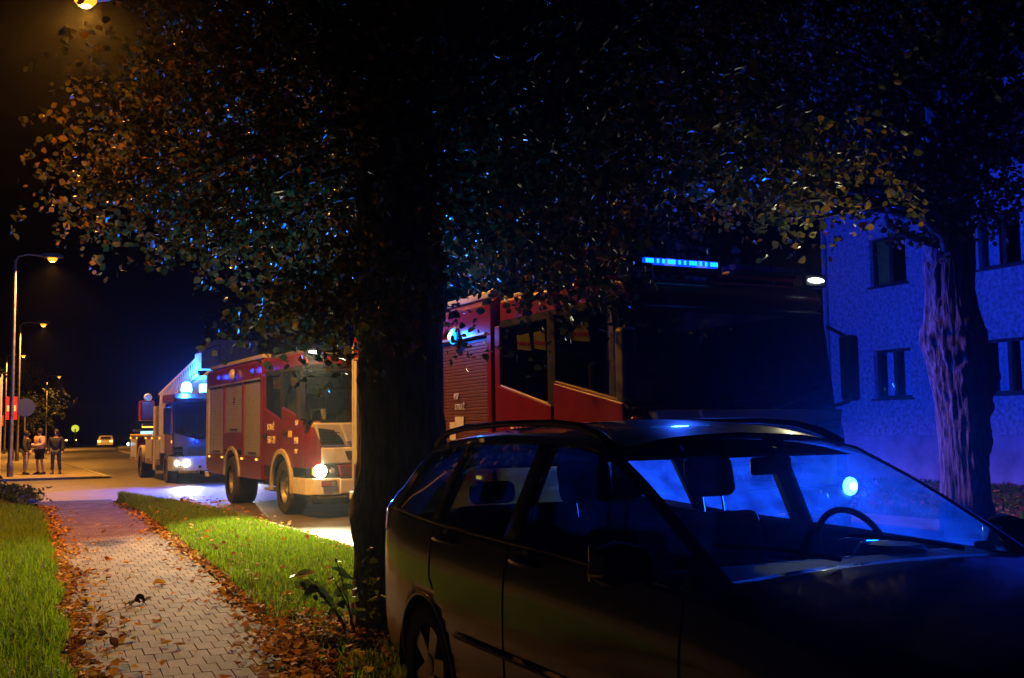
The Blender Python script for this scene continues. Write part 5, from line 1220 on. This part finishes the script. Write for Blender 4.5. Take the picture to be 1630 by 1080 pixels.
# doors: shut lines, handles, mouldings
for sgn in (-1, 1):
    for y in (1.22, 2.48, 3.34):
        pts = []
        for j in range(ri[1] + 1, ri[4] + 1):
            yy = y + (0.0 if y < 3 else max(0, (X[0, 0, 2] + .62 - X[SX['bp0'], j, 2])) * -.30)
            p = surf(yy, j, sgn, .0015)
            if math.hypot(p[1] - AX_R, p[2] - WR) > AR + .02 and math.hypot(p[1] - AX_F, p[2] - WR) > AR + .02: pts.append(p)
        if len(pts) > 2: MB().tube(pts, .0035, 4).build('door_seam', BLACK, car)
    for y in (2.32, 3.16):
        jr = ri[3] + 5; p = surf(y, jr, sgn)
        h = empty('door_handle', p, 0, car)
        MB().tube([(sgn * .0, -.105, -.005), (sgn * .035, -.07, 0), (sgn * .038, .06, 0), (sgn * .0, .10, .0)], [.014, .017, .017, .014], 8).build('grip', CARPAINT, h, smooth=True)
        MB().lathe([(.045, 0.0), (.045, sgn * .003)], 'x', (0, 0, 0), 16).build('cup', BLACK, h)
    MB().tube([surf(y, ri[2] + 2, sgn, .006) for y in np.linspace(1.2, 3.0, 12)], .016, 6).build('side_moulding', BLACK, car)
    MB().tube([surf(y, ri[4], sgn, .001) for y in np.linspace(1.3, 3.88, 30)], .009, 6).build('window_trim', BLACK, car)
    # wheel arch lip and liner
    for yc in (AX_F, AX_R):
        pts = []
        for a in range(-5, 186, 6):
            yy, zz = yc + AR * math.cos(R(a)), WR + AR * math.sin(R(a))
            col = int(np.argmin(np.abs(X[:, ri[3], 1] - yy))); j = int(np.argmin(np.abs(X[col, :ri[4], 2] - zz)))
            pts.append((sgn * (X[col, j, 0] - .002), yy, zz))
        MB().tube(pts, .012, 6).build('arch_lip', CARPAINT, car, smooth=True)
        ln = MB(); rings = []
        for a in range(-10, 191, 10): rings.append([(sgn * .855, yc + (AR + .004) * math.cos(R(a)), WR + (AR + .004) * math.sin(R(a))), (sgn * .55, yc + (AR + .004) * math.cos(R(a)), WR + (AR + .004) * math.sin(R(a)))])
        ln.loft(rings, cap=False, closed=False).build('arch_liner', BLACK, car, recalc=False)
        w = empty('wheel', (sgn * .745, yc, WR), 0 if sgn > 0 else math.pi, car)
        MB().lathe([(.21, -.095), (.285, -.1), (.31, -.075), (.315, 0), (.31, .075), (.285, .1), (.205, .09)], 'x', (0, 0, 0), 36, cap=False).build('tyre', RUBBER, w, smooth=True)
        MB().lathe([(.0, .03), (.20, .03), (.207, .085), (.197, .09)], 'x', (0, 0, 0), 32, cap=False).build('rim', DARK, w)
        sp_ = MB()
        for k in range(5):
            a = k * 2 * math.pi / 5
            def rot(y, z): return (y * math.cos(a) - z * math.sin(a), y * math.sin(a) + z * math.cos(a))
            P = [rot(*q) for q in ((.03, -.04), (.205, -.055), (.205, .055), (.03, .04))]
            sp_.prism(P, 'x', .055, .082)
        sp_.lathe([(.055, .05), (.055, .088), (.03, .094)], 'x', (0, 0, 0), 16); sp_.build('spokes', SILVER, w, bevel=.006)
    # roof rail
    rr = []
    for y, h in ((3.93, .0), (3.86, .03), (3.74, .055), (3.5, .06), (3.0, .06), (2.5, .058), (2.25, .05), (2.08, .025), (1.98, .0)):
        i = int(np.argmin(np.abs(X[:, ri[6], 1] - y))); rr.append((sgn * (X[i, ri[6], 0] - .01), y, X[i, ri[6], 2] + h))
    MB().tube(rr, [.022, .02, .017, .016, .016, .016, .017, .02, .024], 8).build('roof_rail', BLACK, car, smooth=True)
    # door mirror
    m_ = empty('door_mirror', (sgn * .93, 1.40, 1.03), 0, car)
    MB().loft([[(sgn * (a * .105 + .03), yy, b2 * s_ + .0) for a, b2 in ((-1, -.045), (-.9, .06), (0, .085), (.85, .06), (1, -.03), (.5, -.065), (-.6, -.065))] for yy, s_ in ((-.07, .55), (-.045, .9), (.03, 1.0), (.045, .95))]).build('housing', CARPAINT, m_, bevel=.01, smooth=True)
    MB().tube([(-sgn * .12, .02, -.05), (-sgn * .02, .0, -.03)], [.03, .025], 8).build('bracket', BLACK, m_)
    MB().box(min(sgn * -.06, sgn * .12), max(sgn * -.06, sgn * .12), .046, .05, -.05, .07).build('mirror_glass', CHROME, m_)
    # lamps
    tl_ = [(i, j) for i in range(SX['dp'] + 2, SX['t2'] + 2) for j in range(ri[3] + 2, ri[4] + 4)]
    V = []; F = []; ii = list(range(SX['dp'] + 3, SX['t2'] + 2)); jj = list(range(ri[3] + 3, ri[4] + 3))
    for i in ii:
        for j in jj: V.append((sgn * (X[i, j, 0] + .006), X[i, j, 1] + .006, X[i, j, 2]))
    n = len(jj); F = [(a * n + b2, (a + 1) * n + b2, (a + 1) * n + b2 + 1, a * n + b2 + 1) for a in range(len(ii) - 1) for b2 in range(n - 1)]
    MB().add(V, F).build('tail_lamp', REDLENS, car, smooth=True)
    V = []; ii = list(range(SX['n1'], SX['n2'] + 6)); jj = list(range(ri[3] + 2, ri[4] + 2))
    for i in ii:
        for j in jj: V.append((sgn * (X[i, j, 0] + .006), X[i, j, 1] - .006, X[i, j, 2]))
    n = len(jj); F = [(a * n + b2, (a + 1) * n + b2, (a + 1) * n + b2 + 1, a * n + b2 + 1) for a in range(len(ii) - 1) for b2 in range(n - 1)]
    MB().add(V, F).build('headlamp', CLEARLENS, car, smooth=True)
# bumpers seams, plate, wipers, rear wiper, interior
MB().box(-.26, .26, -.012, .0, .42, .53).build('number_plate', LETTER, car); MB().box(-.26, .26, 4.245, 4.255, .72, .83).build('number_plate', LETTER, car)
MB().prism([(-.42, .28), (.42, .28), (.46, .40), (-.46, .40)], 'y', -.015, .0).build('grille', BLACK, car)
for xw in (-.25, .35): MB().tube([(xw, 1.10, 1.035), (xw - .2, 1.16, 1.075), (xw - .45, 1.22, 1.10)], .008, 6).build('wiper', BLACK, car)
it = empty('cabin_interior', (0, 0, 0), 0, car)
MB().prism([(1.0, .55), (1.05, .97), (1.35, 1.0), (1.58, .97), (1.62, .80), (1.5, .55)], 'x', -.72, .72).build('dashboard', BLACK, it, bevel=.04, seg=3)
MB().lathe([(.0, .05), (.12, .04), (.15, .0)], 'z', (.36, 1.46, .985), 16).build('instrument_hood', BLACK, it)
sw = empty('steering_wheel', (.36, 1.66, .97), 0, it); sw.rotation_euler = (R(-24), 0, 0)
prof = [(.185 + .014 * math.cos(R(a)), .014 * math.sin(R(a))) for a in range(0, 361, 45)]
MB().lathe(prof, 'y', (0, 0, 0), 32, cap=False).build('rim', BLACK, sw, smooth=True); MB().box(-.17, .17, -.015, .015, -.03, .03).build('spoke', BLACK, sw); MB().box(-.07, .07, -.03, .03, -.08, .06).build('hub', BLACK, sw, bevel=.02)
im = empty('rear_view_mirror', (0, 1.74, 1.335), 0, it); im.rotation_euler = (0, 0, R(14)); MB().box(-.125, .125, -.018, .018, -.036, .036).build('housing', BLACK, im, bevel=.014, seg=3); MB().tube([(0, 0, .02), (0, -.02, .075)], .012, 6).build('stalk', BLACK, im)
for xx in (-.36, .36):
    s_ = empty('front_seat', (xx, 2.2, .3), 0, it)
    MB().box(-.24, .24, -.28, .24, .05, .24).build('cushion', CLOTH, s_, bevel=.06, seg=3); o = MB().box(-.23, .23, -.06, .06, .0, .58).build('backrest', CLOTH, s_, bevel=.05, seg=3); o.location = (0, .22, .22); o.rotation_euler = (R(-16), 0, 0)
    hr = MB().box(-.135, .135, -.05, .05, -.10, .10).build('headrest', CLOTH, s_, bevel=.045, seg=4, smooth=True); hr.location = (0, .43, .95); hr.rotation_euler = (R(-12), 0, 0)
    for q in (-.06, .06): MB().tube([(q, .40, .78), (q, .425, .90)], .006, 6).build('headrest_post', BLACK, s_)
rs = empty('rear_seat', (0, 3.05, .3), 0, it)
MB().box(-.66, .66, -.25, .25, .05, .26).build('cushion', CLOTH, rs, bevel=.06); o = MB().box(-.66, .66, -.06, .06, 0, .58).build('backrest', CLOTH, rs, bevel=.05); o.location = (0, .27, .24); o.rotation_euler = (R(-18), 0, 0)
for xx in (-.42, .42): h_ = MB().box(-.13, .13, -.045, .045, -.06, .06).build('headrest', CLOTH, rs, bevel=.04, seg=3); h_.location = (xx, .46, .86)
# ================================================================== HAZE ADDED FOR LAMP GLOW
HAZE = 0.00011
hz = MB().box(-270, 270, -70, 430, -1.2, 12.0).build('haze', None)
hm = bpy.data.materials.new('lamp_glow_haze'); hm.use_nodes = True; nt = hm.node_tree
nt.nodes.remove(nt.nodes['Principled BSDF']); pv_ = nt.nodes.new('ShaderNodeVolumePrincipled')
pv_.inputs['Color'].default_value = (.9, .93, 1.0, 1); pv_.inputs['Density'].default_value = HAZE; pv_.inputs['Anisotropy'].default_value = 0.9
nt.links.new(pv_.outputs[0], nt.nodes['Material Output'].inputs['Volume'])
hz.data.materials.append(hm); hz['kind'] = 'stuff'
